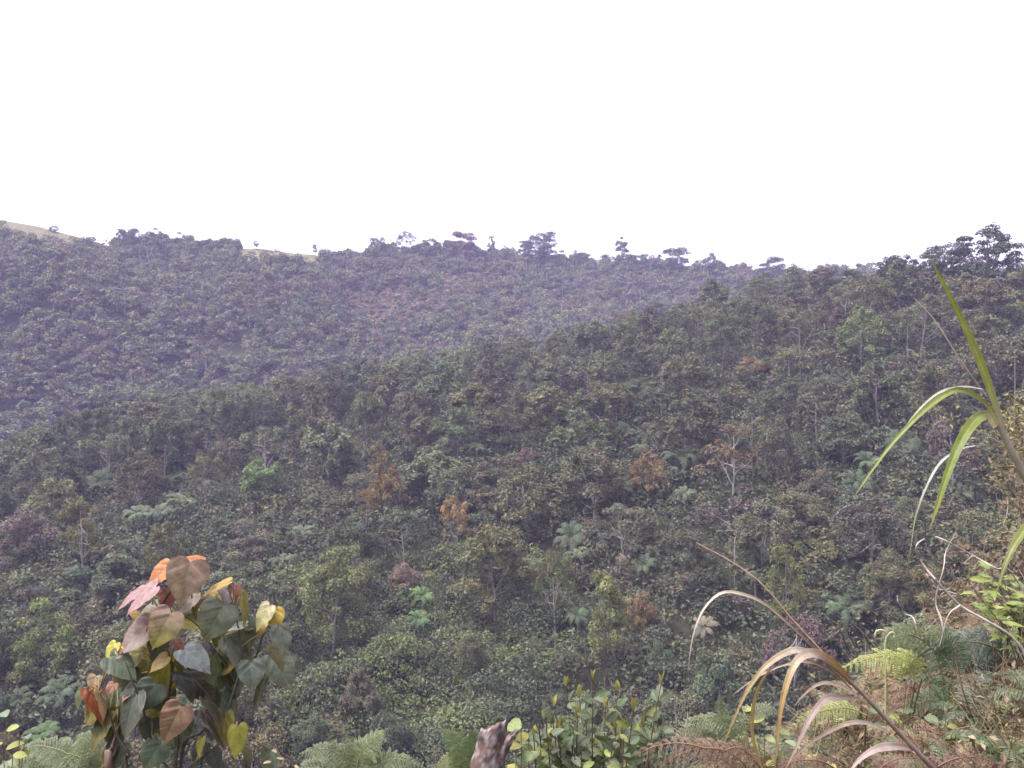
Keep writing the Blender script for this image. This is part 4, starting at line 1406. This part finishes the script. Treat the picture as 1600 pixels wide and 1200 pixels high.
# --- broken stump
SD = 2.0
sb = ground_base(752, 1330, SD)
stump = empty("broken_stump", sb, "broken reddish-brown stump with grey lichen and a jagged forked top", "stump")
def log(Qp, R, name, jag):
    Q = spline(Qp, 34)
    T, A_, B_ = frames(Q)
    m = 36
    ang = np.linspace(0, 2 * np.pi, m, endpoint=False)
    Rr = np.interp(np.linspace(0, 1, 34), np.linspace(0, 1, len(R)), R)
    mb = MB()
    g = np.zeros((34, m, 3))
    cc = np.zeros((34, m, 3))
    splinter = rng.normal(size=m) * .12
    for i in range(34):
        rr = Rr[i] * (1 + .035 * np.sin(ang * 2 + 1) + .03 * np.sin(ang * 9 + i * .10) + .025 * rng.normal(size=m) + .03 * math.sin(i * .7))
        up = np.zeros(m)
        if i > 27:                                       # the slanted, splintered break
            up = ((i - 27) / 6.0) ** 1.3 * jag * (np.cos(ang - 2.6) + splinter)
        g[i] = Q[i] + A_[i] * (rr * np.cos(ang))[:, None] + B_[i] * (rr * np.sin(ang))[:, None] + T[i] * up[:, None]
        q = vnoise(ang * 2, np.full(m, i * .3), 1.0, 3) + .35 * rng.normal(size=m) + .05
        lich = np.clip(q * 2.5, 0, 1)[:, None]
        cc[i] = tone(112, 84, 76) * (1 - lich) + tone(166, 154, 150) * lich
    V = np.vstack([g.reshape(-1, 3), Q[-1] - T[-1] * .02])
    C = np.vstack([cc.reshape(-1, 3), tone(80, 52, 44)])
    i = np.arange(33)[:, None] * m
    j = np.arange(m)[None, :]
    j2 = (j + 1) % m
    Fs = np.stack([i + j, i + j2, i + m + j2, i + m + j], -1).reshape(-1, 4)
    mb.add(V, Fs, C)
    mb.F.append(np.array([(33 * m + k, 33 * m + (k + 1) % m, 34 * m) for k in range(m)]))
    mb.M.append(np.zeros(m, np.int32))
    mb.obj(name, M_STUMP, stump, loc=sb)
log([sb - UP * .1, P(744, 1290, SD), P(756, 1220, SD), P(766, 1170, SD), P(771, 1134, SD)], [.050, .045, .040, .037, .031], "trunk", .022)
log([P(770, 1212, SD - .01), P(784, 1178, SD - .015), P(796, 1156, SD - .02), P(803, 1144, SD - .02)], [.015, .013, .010, .006], "branch_stub", .010)

# --- laurel-like shrub
LD = 2.45
lb = ground_base(925, 1320, LD)
laurel = empty("laurel_shrub", lb, "glossy green laurel-like shrub with yellow young shoots beside the broken stump", "shrub")
TOPS = [(926, 1062), (965, 1080), (1033, 1068), (905, 1088), (866, 1104), (990, 1110), (850, 1124), (884, 1072), (946, 1104), (1004, 1134), (834, 1150), (902, 1120), (962, 1136), (872, 1140), (1020, 1160),
        (925, 1140), (986, 1160), (852, 1172), (896, 1164), (942, 1170), (1038, 1120), (915, 1100), (822, 1176), (976, 1102), (876, 1118), (1010, 1096)]
TOPS += [(840 + 190 * ((k * .618) % 1), 1120 + 70 * ((k * .381 + .2) % 1)) for k in range(40)]
young = MB()
fol = MB()
for k, (u, v) in enumerate(TOPS):
    d = LD + rng.normal() * .13
    top = P(u, v, d)
    b0 = lb + np.array([rng.normal() * .05, rng.normal() * .05, -.03])
    Q = spline([b0, b0 * .55 + top * .45 + np.array([(top[0] - b0[0]) * .12, rng.normal() * .03, -.03]), top], 22)
    mb = MB()
    tube(mb, Q, np.linspace(.0045, .0016, 22), 5, tone(104, 78, 60))
    mb.obj("stem", M_STEM, laurel, loc=lb)
    for i in np.linspace(5, 20.9, 46):
        f = int(i)
        a = i * 2.4 + k
        out_ = np.array([math.cos(a), math.sin(a), rng.uniform(.1, 1.1)])
        c = [(98, 118, 84), (90, 112, 70), (108, 124, 94), (136, 148, 62), (84, 106, 66)][rng.choice(5, p=[.24, .26, .16, .22, .12])]
        L = rng.uniform(.032, .050)
        small_leaf(fol, Q[f] + out_ * .006, out_ + rng.normal(size=3) * .2, -out_ * np.array([1, 1, -.2]) * .8 + rng.normal(size=3) * .5 + np.array([0, -.5, .3]), L, L * rng.uniform(.44, .58), tone(*c, .85) * (1 + rng.normal() * .14))
    if k >= 14:
        continue
    yg = tone(168, 168, 84, .95)
    mb = MB()
    for q in range(2 if rng.uniform() < .6 else 3):
        a = k * 1.7 + q * 2.6
        out_ = np.array([math.cos(a) * .38, math.sin(a) * .38, 1.0])
        L = rng.uniform(.026, .040)
        small_leaf(mb, Q[-1], out_, np.array([-math.cos(a), -math.sin(a), .3]), L, L * .46, yg * (1 + rng.normal() * .08), fold=.25, droop=-.1)
    mb.obj("young_shoot", M_SMALL, laurel, loc=lb)
fol.obj("foliage", M_SMALL, laurel, loc=lb)

# --- ferns
def fern_plant(u, v, d, label, fronds, name="fern", cat="fern"):
    b = ground_base(u, v, d)
    root = empty(name, b, label, cat)
    for pts, w, c, kw in fronds:
        p3 = [P(*q) if len(q) == 3 else P(q[0], q[1], d) for q in pts]
        Q = spline(p3, 20)
        mb = MB()
        stalk = spline([b - UP * .03, b * .5 + p3[0] * .5 + np.array([0, .03, 0]), p3[0]], 8)
        tube(mb, stalk, np.linspace(.004, .003, 8), 5, tone(118, 100, 66))
        kw = dict(kw)
        nu = np.array(kw.pop("nu", (0, -.75, .65)))
        frond(mb, Q, w / F * d, kw.pop("npin", 20), tone(*c), nrm(nu), **kw)
        mb.obj("frond", M_FROND, root, loc=b, smooth=False)
    return root
LIME, PALE, GREY, DRYC, MIDG = (166, 176, 92), (136, 152, 108), (112, 126, 114), (152, 124, 100), (112, 128, 84)
soft = dict(npnl=12, leaflet=.24, droop=.3, jit=.08)
fern_plant(1424, 1120, 2.9, "lime-green young fern frond with curling leaflets on the bank", [
    ([(1430, 1066), (1420, 1036), (1392, 1024), (1352, 1030), (1310, 1046)], 74, LIME, dict(soft, npin=17, droop=.55, nu=(0, -.5, .85))),
    ([(1440, 1060), (1434, 1034), (1416, 1022), (1390, 1040), (1372, 1066)], 50, LIME, dict(soft, npin=15, droop=.5))])
fern_plant(1360, 1160, 2.7, "small lime fern frond under the curling straw blades", [
    ([(1354, 1118), (1326, 1106), (1296, 1108), (1262, 1120), (1230, 1142)], 52, (160, 172, 96), dict(soft, npin=18, droop=.4))])
fern_plant(1470, 1110, 3.2, "dark green fern arching over the lime-green fern", [
    ([(1478, 1072), (1458, 1016), (1424, 992), (1396, 998), (1382, 1024)], 90, MIDG, dict(soft, npin=22)),
    ([(1486, 1070), (1490, 1020), (1474, 996), (1440, 992)], 70, (96, 116, 78), dict(soft, npin=20)),
    ([(1462, 1080), (1430, 1030), (1402, 1012), (1380, 1040)], 60, MIDG, dict(soft, npin=18))])
fern_plant(1560, 1120, 3.4, "grey-green bracken spreading over the bank", [
    ([(1600, 1100), (1550, 1046), (1496, 1020), (1440, 1026)], 120, GREY, dict(soft, npin=26)),
    ([(1600, 1072), (1560, 1048), (1500, 1056), (1446, 1096)], 110, (104, 118, 104), dict(soft, npin=26)),
    ([(1590, 1060), (1556, 1014), (1510, 1002), (1470, 1010)], 100, GREY, dict(soft, npin=24)),
    ([(1546, 1130), (1560, 1082), (1588, 1050), (1626, 1040)], 100, (114, 126, 112), dict(soft, npin=24)),
    ([(1520, 1140), (1500, 1076), (1474, 1050), (1440, 1064)], 90, (104, 124, 96), dict(soft, npin=22)),
    ([(1556, 1150), (1540, 1100), (1504, 1084), (1460, 1120)], 90, (112, 126, 104), dict(soft, npin=22))], name="bracken")
fern_plant(1540, 1180, 3.1, "shaded green bracken low on the bank under the grey-green one", [
    ([(1520, 1170), (1490, 1110), (1450, 1094), (1404, 1116)], 90, (98, 118, 84), dict(soft, npin=22)),
    ([(1540, 1170), (1530, 1120), (1560, 1090), (1600, 1096)], 90, (106, 120, 92), dict(soft, npin=22)),
    ([(1500, 1190), (1470, 1140), (1440, 1130), (1400, 1150)], 80, (90, 112, 78), dict(soft, npin=20))], name="bracken")
dry = dict(npnl=16, leaflet=.11, droop=.7, jit=.14, bare=.05)
fern_plant(1150, 1260, 2.25, "dried brown fern with drooping comb-like fronds beside the laurel-like shrub", [
    ([(1162, 1216), (1120, 1178), (1072, 1162), (1024, 1166), (974, 1190)], 86, DRYC, dict(dry, npin=17)),
    ([(1190, 1222), (1140, 1176), (1092, 1170), (1050, 1186), (1012, 1222)], 90, (138, 110, 86), dict(dry, npin=17)),
    ([(1200, 1216), (1164, 1172), (1134, 1172), (1106, 1196), (1086, 1230)], 80, (132, 104, 80), dict(dry, npin=15)),
    ([(1210, 1226), (1190, 1186), (1160, 1180), (1130, 1206)], 70, (126, 98, 78), dict(dry, npin=14))], name="dry_fern")
fern_plant(1330, 1270, 2.3, "dried brown fern beneath the lowest straw blades of the dry cane", [
    ([(1330, 1230), (1290, 1192), (1240, 1190), (1200, 1215)], 70, (128, 92, 78), dict(dry, npin=22)),
    ([(1350, 1230), (1390, 1190), (1440, 1186), (1490, 1210)], 70, (134, 98, 84), dict(dry, npin=22)),
    ([(1420, 1230), (1480, 1190), (1530, 1184), (1580, 1205)], 76, (128, 96, 84), dict(dry, npin=22))], name="dry_fern")
fern_plant(1150, 1220, 2.9, "pale green fern behind the dried fern, tips uncurling", [
    ([(1170, 1176), (1140, 1136), (1104, 1124), (1060, 1130)], 56, PALE, dict(soft, npin=20)),
    ([(1144, 1184), (1128, 1124), (1125, 1084)], 46, PALE, dict(soft, npin=18)),
    ([(1150, 1190), (1160, 1130), (1190, 1106), (1216, 1110)], 50, (140, 152, 112), dict(soft, npin=18)),
    ([(1120, 1190), (1106, 1150), (1076, 1140), (1046, 1160)], 50, (146, 150, 110), dict(soft, npin=18))])
fern_plant(548, 1290, 2.6, "pale green fern with upright uncurling tips at the bottom edge", [
    ([(560, 1226), (544, 1190), (508, 1170), (468, 1178)], 62, PALE, dict(soft, npin=22)),
    ([(556, 1226), (560, 1184), (578, 1160), (600, 1142)], 70, (144, 160, 110), dict(soft, npin=20)),
    ([(566, 1236), (592, 1196), (622, 1186), (664, 1200)], 60, (136, 154, 108), dict(soft, npin=22)),
    ([(548, 1226), (540, 1180), (541, 1122)], 34, (132, 140, 104), dict(npnl=5, leaflet=.35, npin=12, jit=.15, bare=.3)),
    ([(540, 1226), (526, 1180), (510, 1142)], 26, (132, 136, 104), dict(npnl=5, leaflet=.35, npin=10, jit=.15, bare=.3)),
    ([(550, 1236), (520, 1206), (480, 1200), (450, 1216)], 60, (138, 152, 112), dict(soft, npin=20))])
fern_plant(736, 1300, 2.35, "green fern tucked behind the broken stump", [
    ([(748, 1226), (728, 1180), (710, 1156), (690, 1140)], 62, (116, 138, 84), dict(soft, npin=20)),
    ([(742, 1230), (722, 1192), (700, 1186), (676, 1200)], 44, (140, 150, 88), dict(soft, npin=18)),
    ([(756, 1226), (744, 1170), (736, 1140)], 56, (110, 132, 80), dict(soft, npin=18))])
fern_plant(130, 1300, 2.95, "pale feathery fern under the heart-leaved shrub", [
    ([(190, 1230), (140, 1190), (90, 1176), (30, 1190)], 80, PALE, dict(soft, npin=26)),
    ([(150, 1232), (110, 1182), (70, 1166), (30, 1168)], 70, (142, 158, 120), dict(soft, npin=24)),
    ([(220, 1232), (250, 1190), (250, 1150), (236, 1124)], 60, PALE, dict(soft, npin=22)),
    ([(160, 1230), (160, 1190), (140, 1160), (120, 1150)], 70, (146, 160, 118), dict(soft, npin=22)),
    ([(90, 1240), (60, 1200), (20, 1196), (-20, 1210)], 70, (140, 154, 118), dict(soft, npin=22))])
b = ground_base(1384, 1130, 3.0)
fid = empty("fern_fiddlehead", b, "pale unrolling fern fiddlehead standing above the lime-green fern", "fern")
mb = MB()
tube(mb, spline([b - UP * .03, P(1384, 1060, 3.0), P(1383, 1010, 3.0), P(1385, 992, 3.0), P(1380, 985, 3.0), P(1370, 986, 3.0), P(1367, 993, 3.0)], 26), np.linspace(.004, .0035, 26), 7, tone(176, 176, 120))
mb.obj("stalk", M_STEM, fid, loc=b)
mb = MB()
tube(mb, spline([P(1384, 998, 3.0), P(1392, 988, 2.99), P(1398, 990, 2.99), P(1396, 996, 2.99)], 12), np.linspace(.003, .003, 12), 6, tone(190, 186, 140))
mb.obj("crozier", M_STEM, fid, loc=b)

# --- leafy green plant on the bank
gb = ground_base(1590, 1080, 3.3)
gp = empty("green_leafy_plant", gb, "fresh green plant with pointed leaves under the green cane", "plant")
fol = MB()
for k, (u, v) in enumerate([(1510, 905), (1530, 900), (1548, 892), (1570, 915), (1590, 900), (1545, 935), (1575, 945), (1600, 935), (1530, 950), (1610, 960), (1560, 965), (1590, 980), (1620, 905)]):
    d = 3.3 + rng.normal() * .08
    top = P(u, v, d)
    b0 = gb + np.array([rng.normal() * .04, rng.normal() * .04, -.03])
    Q = spline([b0, b0 * .5 + top * .5 + np.array([.06, 0, .02]), top], 18)
    mb = MB()
    tube(mb, Q, np.linspace(.004, .0014, 18), 5, tone(110, 92, 60))
    mb.obj("stem", M_STEM, gp, loc=gb)
    for i in np.linspace(10, 17, 7):
        a = i * 2.2 + k
        out_ = np.array([math.cos(a), math.sin(a) * .8, rng.uniform(-.1, .45)])
        c = [(138, 160, 56), (122, 150, 52), (112, 138, 70), (150, 168, 70)][rng.integers(4)]
        L = rng.uniform(.06, .095)
        for lobe, sc_ in ((0, 1.0), (.7, .62), (-.7, .62)):
            o2 = np.array([out_[0] * math.cos(lobe) - out_[1] * math.sin(lobe), out_[0] * math.sin(lobe) + out_[1] * math.cos(lobe), out_[2]])
            small_leaf(fol, Q[int(i)] + out_ * .012, o2, UP + np.array([0, -.6, 0]) + rng.normal(size=3) * .25, L * sc_, L * .36 * sc_, tone(*c, .85) * (1 + rng.normal() * .08), shape=(.3, .8, 1.0, .85, .6, .3, .03))
fol.obj("foliage", M_SMALL, gp, loc=gb)

# --- weeds and seedlings on the bank and at the bottom edge
def weed(u, v, d, label, tops, cols, L0, name="weed", asp=.6):
    b = ground_base(u, v, d)
    root = empty(name, b, label, "weed")
    fol, stm = MB(), []
    for k, (uu, vv) in enumerate(tops):
        top = P(uu, vv, d + rng.normal() * .04)
        Q = spline([b - UP * .02, b * .5 + top * .5 + rng.normal(size=3) * .02, top], 12)
        mb = MB()
        tube(mb, Q, np.linspace(.003, .0012, 12), 5, tone(112, 100, 62))
        mb.obj("stem", M_STEM, root, loc=b)
        for i in np.linspace(5, 11, 8):
            a = i * 2.5 + k
            out_ = np.array([math.cos(a), math.sin(a), rng.uniform(-.2, .5)])
            L = L0 * rng.uniform(.7, 1.2)
            small_leaf(fol, Q[int(i)], out_, UP + np.array([0, -.6, 0]) + rng.normal(size=3) * .3, L, L * asp, tone(*cols[rng.integers(len(cols))]) * (1 + rng.normal() * .1))
    fol.obj("foliage", M_SMALL, root, loc=b)
WG = [(112, 132, 84), (128, 146, 92), (96, 118, 76), (140, 150, 70)]
weed(1262, 1230, 2.4, "green broad-leaved weed behind the straw blades at the bottom edge", [(1250, 1170), (1275, 1180), (1240, 1195), (1290, 1190)], WG, .045)
weed(1400, 1180, 2.9, "green weed with soft leaves beside the dry cane stem", [(1380, 1110), (1405, 1120), (1420, 1105), (1366, 1130)], WG, .05)
weed(1480, 1190, 2.8, "weed with pale green leaves under the bracken", [(1470, 1130), (1500, 1140), (1450, 1150), (1510, 1160)], WG, .05)
weed(1560, 1230, 2.6, "small pale green weed at the bottom corner of the bank", [(1545, 1165), (1575, 1175), (1590, 1160), (1560, 1190)], WG, .05)
weed(1200, 1150, 2.9, "yellowish green weed behind the dry cane blades", [(1175, 1110), (1195, 1120), (1165, 1140), (1215, 1140)], [(150, 154, 70), (132, 142, 80)], .045)
weed(805, 1300, 2.05, "round-leaved seedling touching the broken stump", [(814, 1138), (826, 1150), (808, 1160)], [(126, 146, 78), (150, 150, 60), (118, 138, 84)], .045, asp=.8)
weed(18, 1290, 2.6, "light green leafy weed at the bottom corner below the tree ferns", [(10, 1120), (30, 1135), (4, 1160), (40, 1150), (20, 1180)], [(130, 146, 90), (112, 130, 96), (150, 160, 60)], .05)
weed(436, 1290, 2.7, "straw-coloured withered weed right of the heart-leaved shrub", [(432, 1176), (445, 1186), (424, 1190), (460, 1196)], [(190, 166, 126), (170, 146, 100), (132, 130, 90)], .035, asp=.3)

# --- bare twigs on the bank
def twig(u, v, d, label, lines, r0):
    b = ground_base(u, v, d)
    root = empty("bare_twig", b, label, "twig")
    for k, pts in enumerate(lines):
        Q = spline(([b - UP * .03] if k == 0 else []) + [P(a, c, d + rng.normal() * .03) for a, c in pts], 22)
        mb = MB()
        tube(mb, Q, np.linspace(r0, r0 * .4, 22) * (1 if k == 0 else .7), 6, tone(*((190, 176, 164) if k % 2 == 0 else (164, 140, 130))), rough=.06)
        mb.obj("twig", M_STEM, root, loc=b)
twig(1640, 1060, 3.0, "long pale bare twig leaning in over the bank with a curled end", [[(1596, 1012), (1545, 972), (1500, 946), (1462, 906), (1436, 872), (1432, 852), (1444, 842)], [(1462, 906), (1440, 880), (1434, 862)], [(1500, 946), (1482, 962), (1468, 1010)]], .0058)
twig(1690, 980, 3.2, "thin pale bare twig reaching from the green leafy plant", [[(1590, 908), (1556, 888), (1520, 868), (1480, 846), (1462, 838)], [(1520, 868), (1506, 880)]], .0045)
twig(1480, 1010, 3.6, "reddish upright bare twig forked near its top", [[(1474, 985), (1462, 940), (1474, 890), (1478, 862), (1494, 832)], [(1470, 930), (1488, 916), (1494, 902)], [(1462, 940), (1452, 905), (1446, 896)]], .005)
twig(1430, 1010, 3.6, "short curved bare twig beside the dark green fern", [[(1432, 984), (1414, 958), (1404, 942), (1402, 930)]], .004)

# --- thin scrub at the edge of the bank
def scrub(u, d, label, tops, cols, L0, spread, n):
    b = ground_base(u, 900, d)
    root = empty("sapling", b, label, "sapling")
    fol = MB()
    for k, (uu, vv) in enumerate(tops):
        top = P(uu, vv, d + rng.normal() * .3)
        Q = spline([b + rng.normal(size=3) * .15 - UP * .1, b * .45 + top * .55 + rng.normal(size=3) * .25, top], 24)
        mb = MB()
        tube(mb, Q, np.linspace(.025, .006, 24), 5, tone(150, 130, 116), rough=.05)
        for q in range(9):
            i = rng.integers(10, 23)
            e = Q[i] + nrm(rng.normal(size=3) * np.array([1, 1, .6]) + UP * .7) * spread * rng.uniform(.4, 1.1)
            BQ = spline([Q[i], Q[i] * .5 + e * .5 + rng.normal(size=3) * .06, e], 8)
            tube(mb, BQ, np.linspace(.009, .003, 8), 4, tone(150, 130, 116))
            m_ = n // 9
            t_ = rng.integers(2, 8, m_)
            pos = BQ[t_] + rng.normal(size=(m_, 3)) * spread * .16
            c = tone(*cols[rng.integers(len(cols))])
            leaf_quads(fol, pos, UP * .5 + rng.normal(size=(m_, 3)) * .6 + np.array([0, -.3, 0]), L0 * rng.uniform(.5, 1.3, m_), rng.uniform(.35, .6, m_), c * (1 + rng.normal(size=(m_, 1)) * .18))
        mb.obj("stem", M_STEM, root, loc=b)
    fol.obj("foliage", M_LEAF, root, loc=b, smooth=False)
scrub(1600, 13.0, "wispy yellowish-brown sapling rising behind the green cane stem", [(1586, 548), (1606, 590), (1570, 640), (1596, 680), (1620, 560)], [(140, 128, 80), (128, 116, 82), (120, 104, 78), (146, 140, 78)], .10, .75, 420)
scrub(1560, 11.0, "brownish scrub sapling behind the twigs on the bank", [(1556, 770), (1590, 750), (1540, 830), (1576, 820), (1520, 860), (1612, 800)], [(126, 112, 86), (116, 98, 78), (112, 116, 78)], .09, .7, 420)
scrub(1500, 9.5, "low brown scrub just past the edge of the bank", [(1490, 900), (1530, 910), (1460, 930), (1550, 930), (1510, 960)], [(120, 100, 78), (112, 108, 76), (130, 104, 76)], .075, .5, 380)

# --- small ferns carpeting the bank: two kinds, copied
def carpet(kind, cols, n, label, group, stl, W, u0, u1, r_min, dr):
    protos = []
    for k in range(3):
        root = empty(kind, (0, 0, 0), label, "fern", group)
        for q in range(6):
            a = q * 1.047 + rng.normal() * .25
            L = rng.uniform(.22, .36)
            dx = np.array([math.cos(a), math.sin(a), 0])
            mb = MB()
            frond(mb, spline([np.zeros(3), dx * L * .35 + UP * L * .55, dx * L * .8 + UP * L * .6, dx * L * 1.15 + UP * L * rng.uniform(.1, .45)], 14), W * rng.uniform(.8, 1.2), 18, tone(*cols[(k + q) % len(cols)]), UP, **stl)
            mb.obj("frond", M_FROND, root, smooth=False)
        protos.append(root)
    for i in range(n):
        u = rng.uniform(u0, u1)
        th = math.atan((u - 800) / F)
        r = rng.uniform(r_min, float(bank_lip(th)) + dr)
        x, y = r * math.sin(th), r * math.cos(th)
        if i < 3:
            root = protos[i]
        else:
            src = protos[i % 3]
            root = src.copy()
            COL.objects.link(root)
            for ch in src.children:
                c = ch.copy()
                COL.objects.link(c)
                c.parent = root
        root.location = (x, y, float(H(x, y)) - .02)
        root.rotation_euler = (rng.normal() * .15, rng.normal() * .15, rng.uniform(0, 6.28))
        sc_ = rng.uniform(.55, 1.0)
        root.scale = (sc_, sc_, sc_)
carpet("dry_fern", [(150, 124, 96), (140, 116, 88), (128, 98, 78), (160, 142, 104)], 84, "small withered brown fern in the tangle on the bank", "withered brown ferns on the bank", dict(npnl=8, leaflet=.2, droop=.8, jit=.2, bare=.1), .15, 1040, 1700, 2.6, .9)
carpet("bracken", [(104, 118, 98), (96, 112, 78), (110, 122, 88), (122, 130, 80)], 74, "small green bracken fern in the tangle on the bank", "green bracken ferns on the bank", dict(npnl=9, leaflet=.24, droop=.35, jit=.12, bare=.1), .17, 1060, 1700, 2.6, .8)

# --- litter, dead stalks and low growth on the bank
mb = MB()
LC = [tone(142, 118, 90), tone(122, 96, 72), tone(168, 150, 116), tone(108, 84, 64), tone(112, 116, 74), tone(132, 124, 74)]
NL = 36000
th = np.where(rng.uniform(size=NL) < .72, np.arctan((rng.uniform(1000, 1720, NL) - 800) / F), rng.uniform(.6, 1.35, NL))
r = 1.9 + rng.uniform(0, 1, NL) * (bank_lip(np.minimum(th, 1.0)) + 1.4 - 1.9)
x, y = r * np.sin(th), r * np.cos(th)
hgt = np.abs(rng.normal(size=NL)) * (.07 + .12 * np.maximum(0, vnoise(x, y, .5, 2)))
cl = np.array(LC)[rng.choice(6, NL, p=[.22, .2, .13, .15, .17, .13])] * rng.uniform(.65, 1.2, (NL, 1))
leaf_quads(mb, np.stack([x, y, H(x, y) + hgt], 1), UP + rng.normal(size=(NL, 3)) * .8, rng.uniform(.012, .042, NL), rng.uniform(.15, .6, NL), cl)
for k in range(1500):
    u = rng.uniform(1020, 1700) if k % 4 else rng.uniform(1700, 3200)
    th = math.atan((u - 800) / F)
    r = rng.uniform(2.1, float(bank_lip(th)) + .8)
    b = np.array([r * math.sin(th), r * math.cos(th), 0])
    b[2] = float(H(b[0], b[1]))
    e = b + np.array([rng.normal() * .14, rng.normal() * .14, rng.uniform(.08, .38)])
    tube(mb, spline([b, b * .5 + e * .5 + rng.normal(size=3) * .04, e], 5), np.linspace(.0022, .0009, 5), 4, LC[rng.choice(6)] * rng.uniform(.8, 1.3))
tag(mb.obj("leaf_litter", M_FROND, smooth=False), "brown dead fern litter and dry stalks covering the bank", "leaf litter", kind="stuff")

# ---------------------------------------------------------------- the air
def haze(density, color):
    m = bpy.data.materials.new("haze")
    m.use_nodes = True
    n, l = m.node_tree.nodes, m.node_tree.links
    for q in list(n):
        if q.type != 'OUTPUT_MATERIAL':
            n.remove(q)
    vol = n.new("ShaderNodeVolumePrincipled")
    vol.inputs["Color"].default_value = (*color, 1)
    vol.inputs["Density"].default_value = density
    l.new(vol.outputs[0], n["Material Output"].inputs["Volume"])
    mb = MB()
    z0, z1, R = float(G.min()) - 1.5, max(float(G.max()), 100.0) + 15, 760.0
    V = [(x, y, z) for z in (z0, z1) for x, y in ((-R, -R), (R, -R), (R, R), (-R, R))]
    mb.add(V, [(0, 3, 2, 1), (4, 5, 6, 7), (0, 1, 5, 4), (1, 2, 6, 5), (2, 3, 7, 6), (3, 0, 4, 7)])
    tag(mb.obj("haze", m, smooth=False), kind="stuff")
haze(0.00046, (0.62, 0.59, 1.0))
